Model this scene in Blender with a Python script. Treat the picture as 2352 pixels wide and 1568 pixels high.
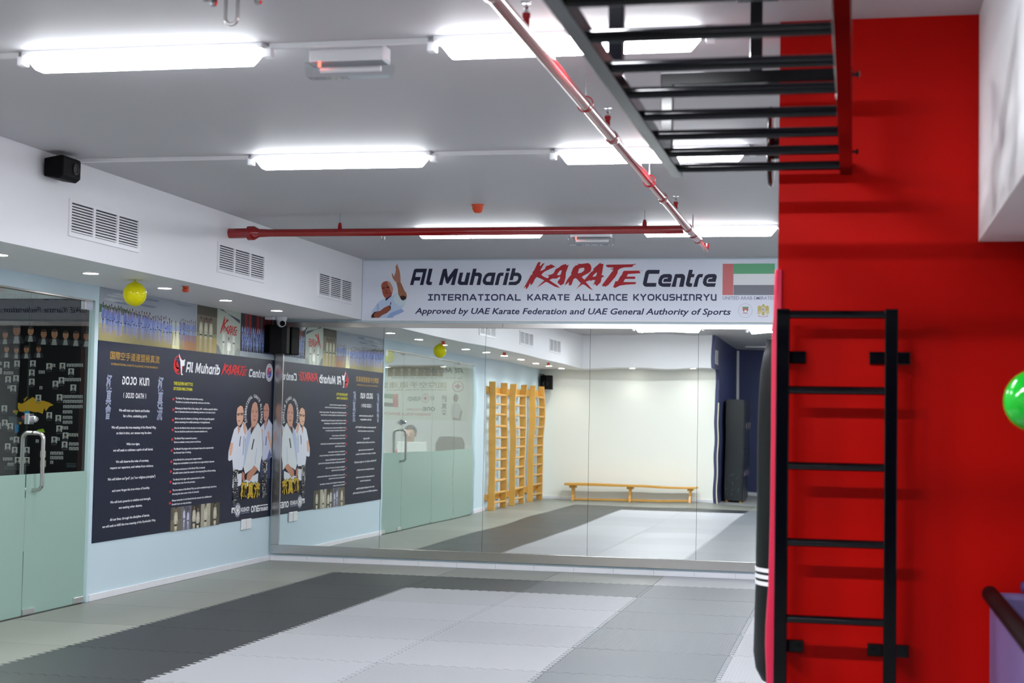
import bpy, bmesh, math, random, json
import numpy as np
from mathutils import Vector, Matrix
from mathutils.geometry import tessellate_polygon
for o in list(bpy.data.objects): bpy.data.objects.remove(o)
SC = bpy.context.scene
COL = SC.collection

# ------------------------------------------------------------------ camera, world, exposure
CAM_LOC = (4.7442, -13.8503, 1.4471)
YAW, PITCH, ROLL = 0.2182, 0.0509, 0.0186
def make_camera():
    fwd = Vector((-math.sin(YAW)*math.cos(PITCH), math.cos(YAW)*math.cos(PITCH), math.sin(PITCH)))
    right = Vector((math.cos(YAW), math.sin(YAW), 0)); up = right.cross(fwd)
    r2 = math.cos(ROLL)*right + math.sin(ROLL)*up
    u2 = -math.sin(ROLL)*right + math.cos(ROLL)*up
    cd = bpy.data.cameras.new('camera'); c = bpy.data.objects.new('camera', cd); COL.objects.link(c)
    m = Matrix((r2, u2, -fwd)).transposed().to_4x4(); m.translation = CAM_LOC
    c.matrix_world = m
    cd.sensor_width = 36; cd.sensor_fit = 'HORIZONTAL'; cd.lens = 3551.67/2352*36
    cd.clip_start = .05; cd.clip_end = 100
    cd.dof.use_dof = True; cd.dof.focus_distance = 12.5; cd.dof.aperture_fstop = 3.4
    SC.camera = c
make_camera()
SC.view_settings.view_transform = 'Standard'
SC.view_settings.look = 'None'
SC.view_settings.exposure = 1.74
SC.view_settings.gamma = 1.0
SC.view_settings.use_curve_mapping = False
W = bpy.data.worlds.new('world'); SC.world = W; W.use_nodes = True
W.node_tree.nodes['Background'].inputs[0].default_value = (.8, .85, .9, 1)
W.node_tree.nodes['Background'].inputs[1].default_value = .05
TUBE_STRENGTH = 41.0
DOWNLIGHT_W = 1.0
OFFICE_STRENGTH = 72.0

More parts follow.
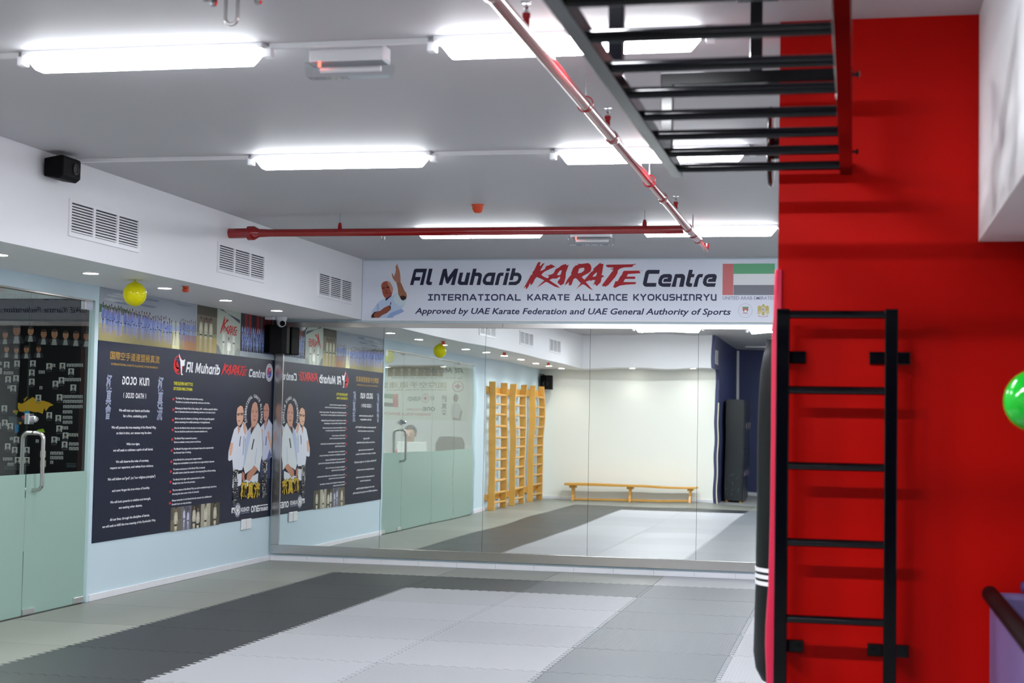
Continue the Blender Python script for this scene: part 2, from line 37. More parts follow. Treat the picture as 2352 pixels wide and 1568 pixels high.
# ------------------------------------------------------------------ measured setting (metres)
XW, YB, ZC, ZS, XS, YR = -0.9745, 0.8793, 3.0253, 2.4232, -0.0645, -7.7842
YREAR, YSOF, XNAVY, YNAVY, XR = -12.9, -12.1, 2.315, -17.2, 6.6
DATA = json.loads(r'''{"karate":[[[[1.586,2.732],[1.603,2.763],[1.661,2.87],[1.67,2.868],[1.674,2.895],[1.689,2.912],[1.722,2.982],[1.731,2.992],[1.752,2.993],[1.742,2.957],[1.754,2.954],[1.768,2.975],[1.792,2.983],[1.766,2.937],[1.748,2.906],[1.772,2.912],[1.794,2.923],[1.808,2.954],[1.834,2.959],[1.856,2.97],[1.899,2.947],[1.846,2.923],[1.795,2.9],[1.772,2.881],[1.762,2.865],[1.79,2.847],[1.83,2.831],[1.839,2.819],[1.871,2.796],[1.917,2.768],[1.95,2.737],[1.9,2.751],[1.848,2.78],[1.819,2.796],[1.802,2.796],[1.718,2.74],[1.757,2.78],[1.792,2.812],[1.756,2.83],[1.716,2.846],[1.699,2.827],[1.677,2.782],[1.654,2.763],[1.655,2.788],[1.646,2.78],[1.635,2.752],[1.612,2.723],[1.609,2.752]]],[[[1.795,2.867],[1.835,2.865],[1.864,2.872],[1.883,2.883],[1.903,2.922],[1.936,2.939],[1.959,2.959],[2.003,2.974],[2.009,2.958],[2.032,2.967],[2.017,2.922],[2.005,2.891],[2.002,2.835],[1.985,2.779],[1.954,2.763],[1.923,2.791],[1.927,2.805],[1.947,2.83],[1.948,2.847],[1.935,2.846],[1.916,2.831],[1.87,2.83],[1.841,2.816],[1.825,2.83],[1.838,2.85],[1.83,2.861]],[[1.916,2.866],[1.926,2.883],[1.945,2.908],[1.964,2.911],[1.956,2.88],[1.949,2.865],[1.935,2.862]]],[[[2.12,2.976],[2.145,2.972],[2.185,2.976],[2.219,2.981],[2.236,2.974],[2.25,2.955],[2.255,2.93],[2.248,2.902],[2.223,2.88],[2.181,2.86],[2.162,2.846],[2.176,2.829],[2.19,2.821],[2.202,2.796],[2.222,2.774],[2.251,2.74],[2.274,2.715],[2.234,2.735],[2.2,2.762],[2.177,2.774],[2.16,2.769],[2.11,2.729],[2.132,2.757],[2.153,2.785],[2.131,2.807],[2.114,2.827],[2.1,2.835],[2.08,2.824],[2.069,2.791],[2.058,2.765],[2.035,2.764],[2.035,2.796],[2.024,2.785],[1.993,2.763],[2.012,2.807],[2.029,2.835],[2.048,2.858],[2.059,2.872],[2.054,2.88],[2.073,2.93],[2.095,2.955],[2.112,2.961],[2.126,2.963]],[[2.13,2.908],[2.13,2.922],[2.152,2.933],[2.18,2.936],[2.187,2.922],[2.18,2.905],[2.158,2.888],[2.124,2.88],[2.124,2.894]]],[[[2.19,2.821],[2.221,2.857],[2.248,2.891],[2.273,2.907],[2.276,2.927],[2.309,2.957],[2.339,2.982],[2.351,2.971],[2.373,2.973],[2.366,2.929],[2.361,2.885],[2.354,2.868],[2.382,2.851],[2.356,2.838],[2.351,2.807],[2.345,2.79],[2.309,2.756],[2.289,2.779],[2.27,2.758],[2.284,2.79],[2.294,2.815],[2.266,2.815],[2.244,2.804],[2.245,2.815],[2.21,2.802],[2.202,2.796]],[[2.265,2.846],[2.282,2.871],[2.31,2.892],[2.306,2.868],[2.299,2.852],[2.283,2.849]]],[[[2.392,2.957],[2.41,2.964],[2.516,2.965],[2.65,2.967],[2.686,2.972],[2.688,2.967],[2.661,2.959],[2.661,2.95],[2.648,2.941],[2.572,2.937],[2.534,2.926],[2.514,2.909],[2.509,2.879],[2.49,2.846],[2.457,2.807],[2.424,2.768],[2.396,2.751],[2.379,2.757],[2.371,2.751],[2.36,2.765],[2.39,2.807],[2.428,2.857],[2.456,2.896],[2.471,2.912],[2.436,2.922],[2.469,2.926],[2.466,2.937],[2.413,2.938]]],[[[2.562,2.894],[2.573,2.904],[2.712,2.906],[2.77,2.907],[2.72,2.902],[2.735,2.881],[2.718,2.88],[2.612,2.873],[2.6,2.848],[2.685,2.848],[2.68,2.84],[2.685,2.831],[2.674,2.826],[2.585,2.826],[2.569,2.796],[2.686,2.795],[2.693,2.787],[2.683,2.776],[2.603,2.771],[2.536,2.762],[2.486,2.737],[2.48,2.746],[2.468,2.743],[2.491,2.804],[2.513,2.804],[2.535,2.846],[2.554,2.868]]]],"almuharib":[[[[0.433,2.768],[0.469,2.912],[0.475,2.924],[0.488,2.931],[0.606,2.931],[0.57,2.768],[0.535,2.768],[0.564,2.894],[0.496,2.894],[0.486,2.85],[0.543,2.849],[0.533,2.812],[0.478,2.812],[0.468,2.768]]],[[[0.625,2.931],[0.663,2.931],[0.636,2.805],[0.64,2.8],[0.661,2.8],[0.654,2.768],[0.617,2.768],[0.601,2.78],[0.598,2.795]]],[[[0.73,2.768],[0.765,2.913],[0.775,2.929],[0.807,2.93],[0.821,2.844],[0.887,2.93],[0.925,2.93],[0.89,2.768],[0.852,2.768],[0.874,2.854],[0.826,2.782],[0.816,2.78],[0.802,2.792],[0.785,2.857],[0.766,2.768]]],[[[0.94,2.891],[0.976,2.891],[0.957,2.808],[0.963,2.801],[0.99,2.801],[1.011,2.891],[1.048,2.891],[1.023,2.768],[0.946,2.768],[0.927,2.779],[0.921,2.797]]],[[[1.075,2.929],[1.111,2.929],[1.104,2.891],[1.143,2.891],[1.161,2.879],[1.167,2.861],[1.15,2.768],[1.113,2.768],[1.131,2.848],[1.125,2.856],[1.096,2.856],[1.076,2.768],[1.04,2.768]]],[[[1.305,2.89],[1.281,2.767],[1.208,2.767],[1.182,2.782],[1.173,2.807],[1.181,2.835],[1.201,2.871],[1.227,2.888],[1.242,2.891]],[[1.264,2.856],[1.252,2.801],[1.218,2.801],[1.207,2.812],[1.21,2.83],[1.222,2.848],[1.238,2.856]]],[[[1.387,2.89],[1.381,2.858],[1.355,2.856],[1.35,2.845],[1.333,2.767],[1.297,2.767],[1.319,2.861],[1.331,2.882],[1.35,2.89]]],[[[1.406,2.89],[1.441,2.89],[1.414,2.767],[1.377,2.767]]],[[[1.414,2.932],[1.45,2.932],[1.445,2.903],[1.408,2.903]]],[[[1.47,2.932],[1.505,2.932],[1.497,2.89],[1.529,2.89],[1.553,2.878],[1.566,2.85],[1.562,2.82],[1.544,2.787],[1.511,2.767],[1.433,2.767],[1.441,2.8],[1.5,2.8],[1.523,2.812],[1.533,2.835],[1.527,2.853],[1.517,2.856],[1.487,2.856],[1.478,2.815],[1.443,2.815]]]],"centre":[[[[2.919,2.912],[2.912,2.874],[2.815,2.874],[2.795,2.787],[2.889,2.787],[2.883,2.75],[2.783,2.75],[2.763,2.763],[2.757,2.784],[2.778,2.884],[2.787,2.902],[2.805,2.913]]],[[[3.02,2.749],[2.947,2.749],[2.916,2.763],[2.904,2.787],[2.909,2.823],[2.927,2.857],[2.957,2.872],[3.014,2.873],[3.033,2.864],[3.038,2.844],[3.028,2.796],[2.952,2.796],[2.955,2.814],[2.964,2.828],[2.991,2.828],[3.0,2.838],[2.964,2.837],[2.946,2.823],[2.94,2.799],[2.946,2.784],[3.03,2.784]]],[[[3.066,2.871],[3.138,2.873],[3.159,2.858],[3.163,2.835],[3.147,2.749],[3.105,2.749],[3.122,2.835],[3.087,2.835],[3.073,2.749],[3.032,2.749]]],[[[3.198,2.912],[3.235,2.912],[3.227,2.872],[3.252,2.872],[3.246,2.841],[3.219,2.841],[3.206,2.787],[3.232,2.781],[3.225,2.749],[3.191,2.749],[3.171,2.763],[3.169,2.781]]],[[[3.333,2.872],[3.326,2.841],[3.3,2.838],[3.292,2.817],[3.278,2.749],[3.24,2.749],[3.262,2.829],[3.279,2.862],[3.297,2.872]]],[[[3.445,2.749],[3.373,2.749],[3.343,2.763],[3.33,2.787],[3.336,2.823],[3.353,2.856],[3.383,2.871],[3.44,2.872],[3.458,2.863],[3.463,2.844],[3.453,2.796],[3.378,2.796],[3.381,2.814],[3.39,2.827],[3.416,2.827],[3.425,2.838],[3.39,2.836],[3.372,2.823],[3.366,2.799],[3.372,2.784],[3.455,2.784]]]],"oath":[["国際空手道連盟極真流",-2.664,-1.782,1.8675,0.066,"gold"],["INTERNATIONAL KARATE ALLIANCE, KYOKUSHINRYU",-2.645,-1.806,1.822,0.019,"gold"],["DOJO KUN",-2.448,-1.965,1.6765,0.064,"techno"],["( DOJO OATH )",-2.419,-2.014,1.569,0.042,"techno"],["We will train our hearts and bodies",-2.49,-1.94,1.4565,0.024,"sans"],["for a firm, unshaking spirit.",-2.413,-1.98,1.412,0.024,"sans"],["We will pursue the true meaning of the Martial Way,",-2.608,-1.807,1.32,0.024,"sans"],["so that in time, our senses may be alert.",-2.52,-1.888,1.276,0.023,"sans"],["With true vigor,",-2.344,-2.101,1.187,0.022,"sans"],["we will seek to cultivate a spirit of self denial.",-2.568,-1.852,1.139,0.023,"sans"],["We will observe the rules of courtesy,",-2.516,-1.926,1.0475,0.023,"sans"],["respect our superiors, and refrain from violence.",-2.609,-1.835,1.002,0.022,"sans"],["We will follow our\"god\", (or,\"our religious principles\")",-2.644,-1.792,0.912,0.023,"sans"],["and never forget the true virtue of humility.",-2.564,-1.893,0.821,0.022,"sans"],["We will look upwards to wisdom and strength,",-2.59,-1.868,0.731,0.022,"sans"],["not seeking other desires.",-2.438,-2.023,0.6815,0.022,"sans"],["All our lives, through the discipline of karate,",-2.587,-1.88,0.5935,0.023,"sans"],["we will seek to fulfill the true meaning of the Kyokushin Way.",-2.709,-1.76,0.546,0.022,"sans"]],"mottos":[["THE ELEVEN MOTTOS",-1.49,-1.094,1.694,0.032,"yellow"],["OF SOSAI MAS OYAMA",-1.491,-1.097,1.65,0.031,"yellow"],["The Martial Way begins and ends with courtesy.",-1.444,-0.862,1.574,0.019,"sans"],["Therefore, be properly and genuinely courteous at all times.",-1.442,-0.711,1.543,0.018,"sans"],["Following the Martial Way is like scaling a cliff - continue upwards without",-1.446,-0.536,1.4875,0.019,"sans"],["rest. It demands absolute and unfaltering devotion to the task at hand.",-1.448,-0.583,1.458,0.018,"sans"],["Strive to seize the initiative in all things, all the time guarding against",-1.446,-0.599,1.3995,0.019,"sans"],["actions stemming from selfish animosity or thoughtlessness.",-1.447,-0.693,1.368,0.019,"sans"],["Even for the Martial Artist, the place of money cannot be ignored.",-1.447,-0.65,1.318,0.018,"sans"],["Yet one should be careful never to become attached to it.",-1.445,-0.749,1.287,0.018,"sans"],["The Martial Way is centered in posture.",-1.447,-0.973,1.228,0.018,"sans"],["Strive to maintain correct posture at all times.",-1.448,-0.884,1.196,0.018,"sans"],["The Martial Way begins with one thousand days and is mastered after",-1.451,-0.596,1.137,0.019,"sans"],["ten thousand days of training.",-1.451,-1.089,1.105,0.019,"sans"],["In the Martial Arts, introspection begets wisdom.",-1.449,-0.852,1.0445,0.018,"sans"],["Always see contemplation on your action as an opportunity to improve.",-1.45,-0.573,1.012,0.019,"sans"],["The nature and purpose of the Martial Way is universal.",-1.45,-0.776,0.9615,0.019,"sans"],["All selfish desires should be roasted in the tempering fires of hard training.",-1.452,-0.538,0.929,0.019,"sans"],["The Martial Arts begin with a point and end in a circle.",-1.45,-0.781,0.873,0.019,"sans"],["Straight lines stem from this principle.",-1.454,-0.983,0.8415,0.018,"sans"],["The true essence of the Martial Way can only be realized through experience.",-1.451,-0.508,0.7825,0.019,"sans"],["Knowing this, learn never to fear its demands.",-1.452,-0.894,0.75,0.018,"sans"],["Always remember: In the Martial Arts the rewards of a confident and",-1.458,-0.615,0.6945,0.019,"sans"],["Grateful heart are truly abundant.",-1.459,-1.052,0.662,0.018,"sans"]],"bullets":[[-1.485,1.574],[-1.481,1.485],[-1.481,1.395],[-1.484,1.311],[-1.488,1.228],[-1.488,1.134],[-1.49,1.038],[-1.493,0.954],[-1.494,0.866],[-1.495,0.782],[-1.495,0.684]],"lg_alm":[-1.252,1.8145,-0.504,1.908],"lg_kar":[-0.479,1.8055,0.177,1.9295],"lg_cen":[0.194,1.819,0.612,1.897],"lg_emb":[-1.488,1.7845,-1.286,1.958],"kick":[[[-1.4,1.972],[-1.381,1.946],[-1.361,1.924],[-1.319,1.915],[-1.277,1.927],[-1.271,1.92],[-1.281,1.899],[-1.28,1.873],[-1.309,1.865],[-1.333,1.866],[-1.333,1.805],[-1.304,1.789],[-1.343,1.786],[-1.362,1.85],[-1.368,1.9],[-1.394,1.94],[-1.403,1.96]]],"lg_round":[0.632,1.7875,0.828,1.9685],"cal_l":[-2.736,1.401,-2.608,1.746],"cal_r":[-1.819,1.3965,-1.672,1.757],"cal_wl":[-0.149,0.602,0.009,0.936],"cal_wr":[0.583,0.6385,0.757,1.0095],"cal_gold":[0.053,0.637,0.558,0.8165],"ky":[-0.139,0.5235,-0.043,0.576],"kyemb":[-0.068,0.4785,0.084,0.6145],"kushin":[0.092,0.525,0.3,0.565],"one":[0.344,0.506,0.55,0.5675],"kyokushin":[0.555,0.508,0.786,0.5505],"onebar":[0.554,0.557,0.785,0.5665],"kusub":[0.095,0.506,0.303,0.5175],"old":[-1.47,0.4365,-0.421,0.644],"trio":[[[60,70,110],[[0.56,0.985],[0.822,1.036],[0.824,0.818],[0.57,0.836]],0],[[226,230,244],[[-0.127,0.88],[0.084,0.896],[0.092,0.779],[-0.137,0.761]],0],[[226,230,244],[[-0.053,1.347],[0.029,1.329],[0.091,1.388],[0.17,1.338],[0.201,1.302],[0.143,1.211],[0.13,1.067],[0.114,0.959],[0.093,0.923],[0.059,0.92],[-0.126,0.92],[-0.156,1.028],[-0.227,1.016],[-0.257,1.03],[-0.252,1.109],[-0.212,1.179],[-0.172,1.249],[-0.131,1.312]],1],[[25,25,35],[[-0.126,0.92],[0.093,0.925],[0.088,0.896],[-0.111,0.88]],2],[[226,176,150],[[-0.043,1.54],[0.002,1.554],[0.056,1.541],[0.093,1.483],[0.089,1.42],[0.061,1.374],[-0.006,1.343],[-0.053,1.356],[-0.08,1.41],[-0.08,1.472],[-0.065,1.517]],2],[[35,30,35],[[-0.06,1.515],[-0.055,1.535],[-0.022,1.564],[0.047,1.57],[0.101,1.546],[0.121,1.492],[0.108,1.442],[0.088,1.492],[0.057,1.532],[-0.004,1.539]],3],[[35,30,35],[[-0.079,1.462],[0.089,1.472],[0.09,1.467],[-0.077,1.456]],3],[[120,92,84],[[-0.065,1.456],[-0.012,1.459],[-0.011,1.444],[-0.06,1.443]],3],[[120,92,84],[[0.015,1.461],[0.076,1.465],[0.072,1.448],[0.021,1.446]],3],[[150,70,70],[[-0.049,1.396],[0.006,1.398],[0.002,1.39],[-0.044,1.388]],3],[[206,150,132],[[-0.048,1.343],[0.025,1.331],[-0.028,1.262]],2],[[226,176,150],[[0.078,1.374],[0.131,1.379],[0.157,1.347],[0.174,1.284],[0.141,1.252],[0.089,1.32]],3],[[226,176,150],[[-0.208,1.188],[-0.149,1.187],[-0.158,1.125],[-0.182,1.072],[-0.226,1.064],[-0.234,1.109],[-0.222,1.161]],3],[[170,175,205],[[0.105,1.248],[0.129,1.248],[0.114,1.067],[0.09,1.068]],2],[[60,60,90],[[0.024,1.248],[0.042,1.246],[0.019,1.15],[0.0,1.152]],3],[[205,212,235],[[0.624,1.376],[0.65,1.301],[0.743,1.418],[0.85,1.357],[0.85,1.243],[0.85,1.111],[0.855,1.035],[0.772,1.018],[0.634,0.992],[0.594,1.021],[0.609,1.17],[0.576,1.282],[0.522,1.329]],1],[[206,150,132],[[0.6,1.534],[0.63,1.577],[0.706,1.578],[0.753,1.517],[0.748,1.451],[0.705,1.404],[0.656,1.385],[0.616,1.413],[0.599,1.478]],2],[[35,30,35],[[0.599,1.544],[0.617,1.581],[0.679,1.592],[0.739,1.569],[0.75,1.532],[0.714,1.566],[0.648,1.571],[0.612,1.539]],3],[[35,30,35],[[0.605,1.499],[0.648,1.503],[0.648,1.498],[0.608,1.493]],3],[[35,30,35],[[0.678,1.504],[0.729,1.506],[0.727,1.499],[0.678,1.498]],3],[[120,60,60],[[0.632,1.434],[0.683,1.436],[0.681,1.429],[0.635,1.427]],3],[[206,150,132],[[0.631,1.38],[0.706,1.399],[0.655,1.301]],2],[[226,176,150],[[0.714,1.291],[0.765,1.291],[0.809,1.215],[0.839,1.158],[0.83,1.102],[0.786,1.168],[0.73,1.235]],3],[[226,176,150],[[0.536,1.31],[0.599,1.31],[0.589,1.264]],3],[[60,60,110],[[0.687,1.244],[0.707,1.242],[0.693,1.151],[0.673,1.153]],3],[[110,120,165],[[0.79,1.112],[0.849,1.054],[0.785,1.013],[0.61,0.984],[0.733,1.028]],2],[[218,224,232],[[0.206,0.829],[0.505,0.884],[0.5,0.783],[0.117,0.751],[0.118,0.814]],3],[[224,230,236],[[0.278,1.334],[0.295,1.265],[0.457,1.38],[0.509,1.348],[0.568,1.282],[0.596,1.17],[0.592,1.059],[0.548,0.966],[0.541,0.892],[0.402,0.952],[0.295,0.918],[0.167,0.885],[0.114,0.959],[0.129,1.085],[0.145,1.193],[0.174,1.275],[0.231,1.315]],4],[[185,200,230],[[0.278,1.329],[0.295,1.265],[0.252,1.192],[0.189,1.066],[0.138,0.958],[0.125,0.977],[0.146,1.175],[0.187,1.266],[0.231,1.311]],5],[[196,206,228],[[0.438,1.135],[0.451,1.126],[0.424,0.979],[0.399,0.961],[0.418,1.062]],5],[[206,150,132],[[0.288,1.357],[0.444,1.383],[0.288,1.26],[0.27,1.302]],5],[[60,25,45],[[0.295,1.329],[0.374,1.343],[0.285,1.26]],6],[[212,158,135],[[0.357,1.582],[0.419,1.569],[0.452,1.514],[0.464,1.449],[0.455,1.403],[0.41,1.357],[0.338,1.338],[0.287,1.366],[0.27,1.439],[0.278,1.503],[0.303,1.554]],6],[[150,100,85],[[0.293,1.494],[0.346,1.498],[0.346,1.493],[0.296,1.488]],7],[[150,100,85],[[0.39,1.497],[0.444,1.495],[0.444,1.49],[0.39,1.491]],7],[[35,30,35],[[0.298,1.482],[0.342,1.485],[0.342,1.48],[0.301,1.477]],7],[[35,30,35],[[0.393,1.484],[0.44,1.483],[0.438,1.479],[0.393,1.479]],7],[[165,105,90],[[0.335,1.444],[0.391,1.444],[0.384,1.438],[0.34,1.437]],7],[[165,75,75],[[0.328,1.407],[0.401,1.409],[0.397,1.4],[0.333,1.398]],7],[[200,138,110],[[0.389,0.961],[0.49,0.926],[0.348,0.852],[0.279,0.809],[0.206,0.829],[0.214,0.884],[0.307,0.917]],6],[[190,125,100],[[0.094,0.914],[0.155,0.885],[0.171,0.831],[0.113,0.814],[0.086,0.86]],6],[[25,25,35],[[0.155,0.885],[0.226,0.883],[0.194,0.839],[0.146,0.84]],6],[[60,60,80],[[0.351,1.219],[0.38,1.217],[0.334,1.114],[0.305,1.119]],6]],"arc":[[0.349,1.458],0.209,0.179],"waver":[[[190,210,236],[[0.175,2.634],[0.184,2.609],[0.251,2.661],[0.267,2.665],[0.301,2.698],[0.315,2.685],[0.328,2.657],[0.361,2.615],[0.401,2.626],[0.397,2.595],[0.386,2.576],[0.351,2.533],[0.379,2.506],[0.332,2.483],[0.284,2.464],[0.26,2.442],[0.131,2.442],[0.117,2.502],[0.045,2.486],[0.042,2.505],[0.072,2.544],[0.095,2.579],[0.123,2.607]],1],[[206,224,234],[[0.264,2.634],[0.301,2.698],[0.315,2.685],[0.328,2.657],[0.361,2.615],[0.401,2.626],[0.397,2.595],[0.386,2.576],[0.35,2.561],[0.314,2.568],[0.281,2.595]],2],[[150,175,220],[[0.235,2.49],[0.351,2.533],[0.379,2.506],[0.332,2.483],[0.284,2.464],[0.26,2.442],[0.196,2.442]],2],[[165,185,225],[[0.095,2.579],[0.115,2.583],[0.115,2.513],[0.097,2.509]],2],[[168,88,72],[[0.187,2.808],[0.211,2.806],[0.232,2.791],[0.245,2.766],[0.255,2.743],[0.258,2.723],[0.254,2.696],[0.247,2.669],[0.215,2.65],[0.191,2.624],[0.181,2.638],[0.162,2.661],[0.151,2.688],[0.145,2.719],[0.135,2.758],[0.143,2.786],[0.163,2.802]],3],[[206,150,130],[[0.195,2.804],[0.215,2.804],[0.234,2.789],[0.247,2.758],[0.256,2.723],[0.25,2.692],[0.236,2.704],[0.221,2.751],[0.204,2.778]],4],[[60,25,25],[[0.148,2.741],[0.172,2.746],[0.173,2.735],[0.152,2.73]],5],[[60,25,25],[[0.19,2.749],[0.214,2.756],[0.218,2.743],[0.193,2.737]],5],[[110,40,38],[[0.176,2.692],[0.202,2.696],[0.214,2.69],[0.178,2.683]],5],[[120,60,50],[[0.177,2.719],[0.193,2.721],[0.197,2.708],[0.179,2.706]],5],[[35,30,70],[[0.181,2.624],[0.191,2.634],[0.239,2.665],[0.249,2.663],[0.188,2.611]],4],[[165,110,80],[[0.292,2.797],[0.334,2.801],[0.349,2.774],[0.374,2.719],[0.399,2.685],[0.404,2.657],[0.397,2.63],[0.365,2.613],[0.336,2.638],[0.315,2.677],[0.308,2.735]],4],[[55,35,30],[[0.332,2.654],[0.36,2.665],[0.392,2.657],[0.397,2.63],[0.365,2.613],[0.344,2.626]],5],[[185,125,105],[[0.296,2.98],[0.305,2.956],[0.322,2.915],[0.328,2.89],[0.333,2.851],[0.336,2.801],[0.292,2.795],[0.268,2.817],[0.251,2.844],[0.242,2.883],[0.25,2.885],[0.265,2.852],[0.278,2.883],[0.285,2.921],[0.278,2.96],[0.288,2.956],[0.29,2.974]],5],[[150,85,65],[[0.038,2.441],[0.043,2.47],[0.069,2.498],[0.133,2.512],[0.169,2.541],[0.225,2.568],[0.237,2.56],[0.242,2.525],[0.203,2.49],[0.151,2.467],[0.123,2.442]],4],[[50,28,28],[[0.038,2.441],[0.043,2.47],[0.069,2.498],[0.097,2.506],[0.065,2.474],[0.074,2.441]],5],[[40,40,110],[[0.236,2.599],[0.245,2.595],[0.239,2.568],[0.231,2.572]],4],[[40,40,110],[[0.233,2.56],[0.242,2.553],[0.238,2.533],[0.228,2.541]],4]],"banner":[["INTERNATIONAL",0.622,1.561,2.6145,0.064,"techno"],["KARATE",1.626,2.045,2.617,0.061,"techno"],["ALLIANCE",2.097,2.611,2.616,0.064,"techno"],["KYOKUSHINRYU",2.666,3.462,2.617,0.063,"techno"],["Approved by UAE Karate Federation and UAE General Authority of Sports",0.49,3.599,2.472,0.07,"italic"],["UNITED ARAB EMIRATES",3.52,4.005,2.6235,0.035,"grey"]],"flag":[[3.518,2.671,3.619,2.9685],[3.619,2.8725,4.006,2.9695],[3.621,2.7665,4.007,2.8725],[3.622,2.671,4.008,2.7665]],"crest":[3.735,2.524,0.067],"eagle":[3.903,2.524],"map":[[[214,165,20],[[-3.753,1.536],[-3.71,1.524],[-3.654,1.555],[-3.589,1.595],[-3.531,1.57],[-3.483,1.562],[-3.455,1.558],[-3.397,1.542],[-3.347,1.517],[-3.396,1.499],[-3.432,1.451],[-3.452,1.485],[-3.468,1.424],[-3.516,1.441],[-3.564,1.44],[-3.64,1.456],[-3.697,1.438],[-3.735,1.446],[-3.755,1.48]]],[[200,150,25],[[-3.812,1.453],[-3.755,1.458],[-3.744,1.437],[-3.801,1.427]]],[[70,150,190],[[-3.697,1.446],[-3.621,1.456],[-3.611,1.422],[-3.667,1.412]]],[[60,75,85],[[-3.852,1.392],[-3.742,1.385],[-3.731,1.333],[-3.749,1.307],[-3.787,1.307],[-3.855,1.34]]],[[30,120,170],[[-3.787,1.307],[-3.73,1.308],[-3.736,1.23],[-3.774,1.216]]],[[190,30,35],[[-3.705,1.399],[-3.662,1.404],[-3.67,1.365],[-3.699,1.373]]],[[150,190,30],[[-3.542,1.229],[-3.519,1.26],[-3.453,1.27],[-3.433,1.232]]],[[200,150,25],[[-3.766,1.385],[-3.737,1.377],[-3.741,1.355],[-3.762,1.359]]],[[200,150,25],[[-3.74,1.338],[-3.702,1.334],[-3.711,1.308],[-3.735,1.312]]],[[140,170,40],[[-3.783,1.445],[-3.754,1.445],[-3.762,1.411],[-3.782,1.415]]],[[190,150,30],[[-3.692,1.567],[-3.655,1.601],[-3.648,1.596],[-3.68,1.546]]]],"big":[[-3.899,1.927],[-3.78,1.939],[-3.598,1.943],[-3.412,1.915],[-3.261,1.921],[-3.161,1.864],[-3.607,1.847],[-3.877,1.774],[-3.786,1.786],[-3.814,1.682],[-3.604,1.752],[-3.334,1.734],[-3.266,1.771],[-3.13,1.698],[-3.522,1.587],[-3.281,1.595],[-3.908,1.47],[-3.392,1.408],[-3.288,1.38],[-3.274,1.273],[-3.201,1.202],[-3.207,1.108],[-3.897,1.322],[-3.832,1.287],[-3.757,1.147],[-3.326,1.157],[-3.854,1.076],[-3.772,1.041],[-3.736,0.937],[-3.448,1.008],[-3.444,0.91],[-3.634,1.043],[-3.63,0.939]],"small":[[-3.196,1.93],[-3.159,1.931],[-3.121,1.931],[-3.084,1.932],[-3.046,1.932],[-3.913,1.842],[-3.874,1.842],[-3.836,1.842],[-3.359,1.926],[-3.512,1.856],[-3.475,1.856],[-3.213,1.781],[-3.175,1.781],[-3.138,1.782],[-3.1,1.782],[-3.063,1.783],[-3.225,1.604],[-3.188,1.605],[-3.15,1.606],[-3.113,1.606],[-3.075,1.607],[-3.038,1.607],[-3.223,1.556],[-3.186,1.556],[-3.148,1.557],[-3.111,1.557],[-3.073,1.558],[-3.036,1.558],[-3.221,1.501],[-3.184,1.502],[-3.146,1.503],[-3.109,1.503],[-3.071,1.504],[-3.034,1.505],[-3.224,1.447],[-3.187,1.448],[-3.149,1.449],[-3.222,1.39],[-3.184,1.391],[-3.147,1.391],[-3.22,1.34],[-3.183,1.341],[-3.145,1.342],[-3.227,1.283],[-3.19,1.283],[-3.15,1.212],[-3.112,1.212],[-3.075,1.213],[-3.142,1.118],[-3.104,1.118],[-3.067,1.119],[-3.14,1.071],[-3.103,1.071],[-3.065,1.072],[-3.349,1.019],[-3.312,1.02],[-3.274,1.021],[-3.237,1.021],[-3.348,0.972],[-3.31,0.973],[-3.273,0.974],[-3.235,0.974],[-3.346,0.925],[-3.28,1.166],[-3.887,0.946],[-3.849,0.947],[-3.811,0.948],[-3.833,0.893],[-3.795,0.894],[-3.864,1.693],[-3.497,1.693],[-3.815,1.159],[-3.519,1.14]],"bust":[[-3.486,2.253,1],[-3.363,2.254,1.05],[-3.236,2.243,0.95],[-3.118,2.24,1],[-3.0,2.234,1],[-3.797,2.289,1.25],[-3.928,2.243,0.9],[-3.636,2.282,1],[-3.906,2.092,0.8],[-3.793,2.082,0.8],[-3.678,2.09,0.85],[-3.538,2.095,0.8]],"lines":[[-3.125,0.917,0.11],[-3.124,0.9,0.11],[-3.124,0.885,0.11],[-3.76,0.867,0.25],[-3.76,0.846,0.25]],"rear":[["Approved by UAE Karate Federation and UAE General",1.597,2.825,2.102,0.033,"grey"],["国際空手道連盟",1.868,3.024,1.937,0.106,"goldpale"],["International Karate Alliance",1.866,2.897,1.897,0.029,"goldpale"],["KY",2.075,2.142,1.756,0.056,"techno"],["KUSHIN",2.315,2.536,1.756,0.056,"techno"],["ONE",2.056,2.266,1.593,0.065,"techno"],["KYOKUSHIN",2.273,2.55,1.596,0.036,"red"],["SHARJAH ROLLA BRANCH",2.13,2.935,1.507,0.05,"red"]],"rear_logo":[[1.584,1.919,2.195,0.098],[1.578,1.776,1.876,0.191],[2.163,2.292,1.724,0.124],[2.7,2.847,1.648,0.2],[1.927,2.89,2.137,0.206],[1.587,1.8,1.435,0.426],[1.854,1.945,1.525,0.31]],"splits":[-2.868,-1.045,-0.6,-0.04,0.87]}''')

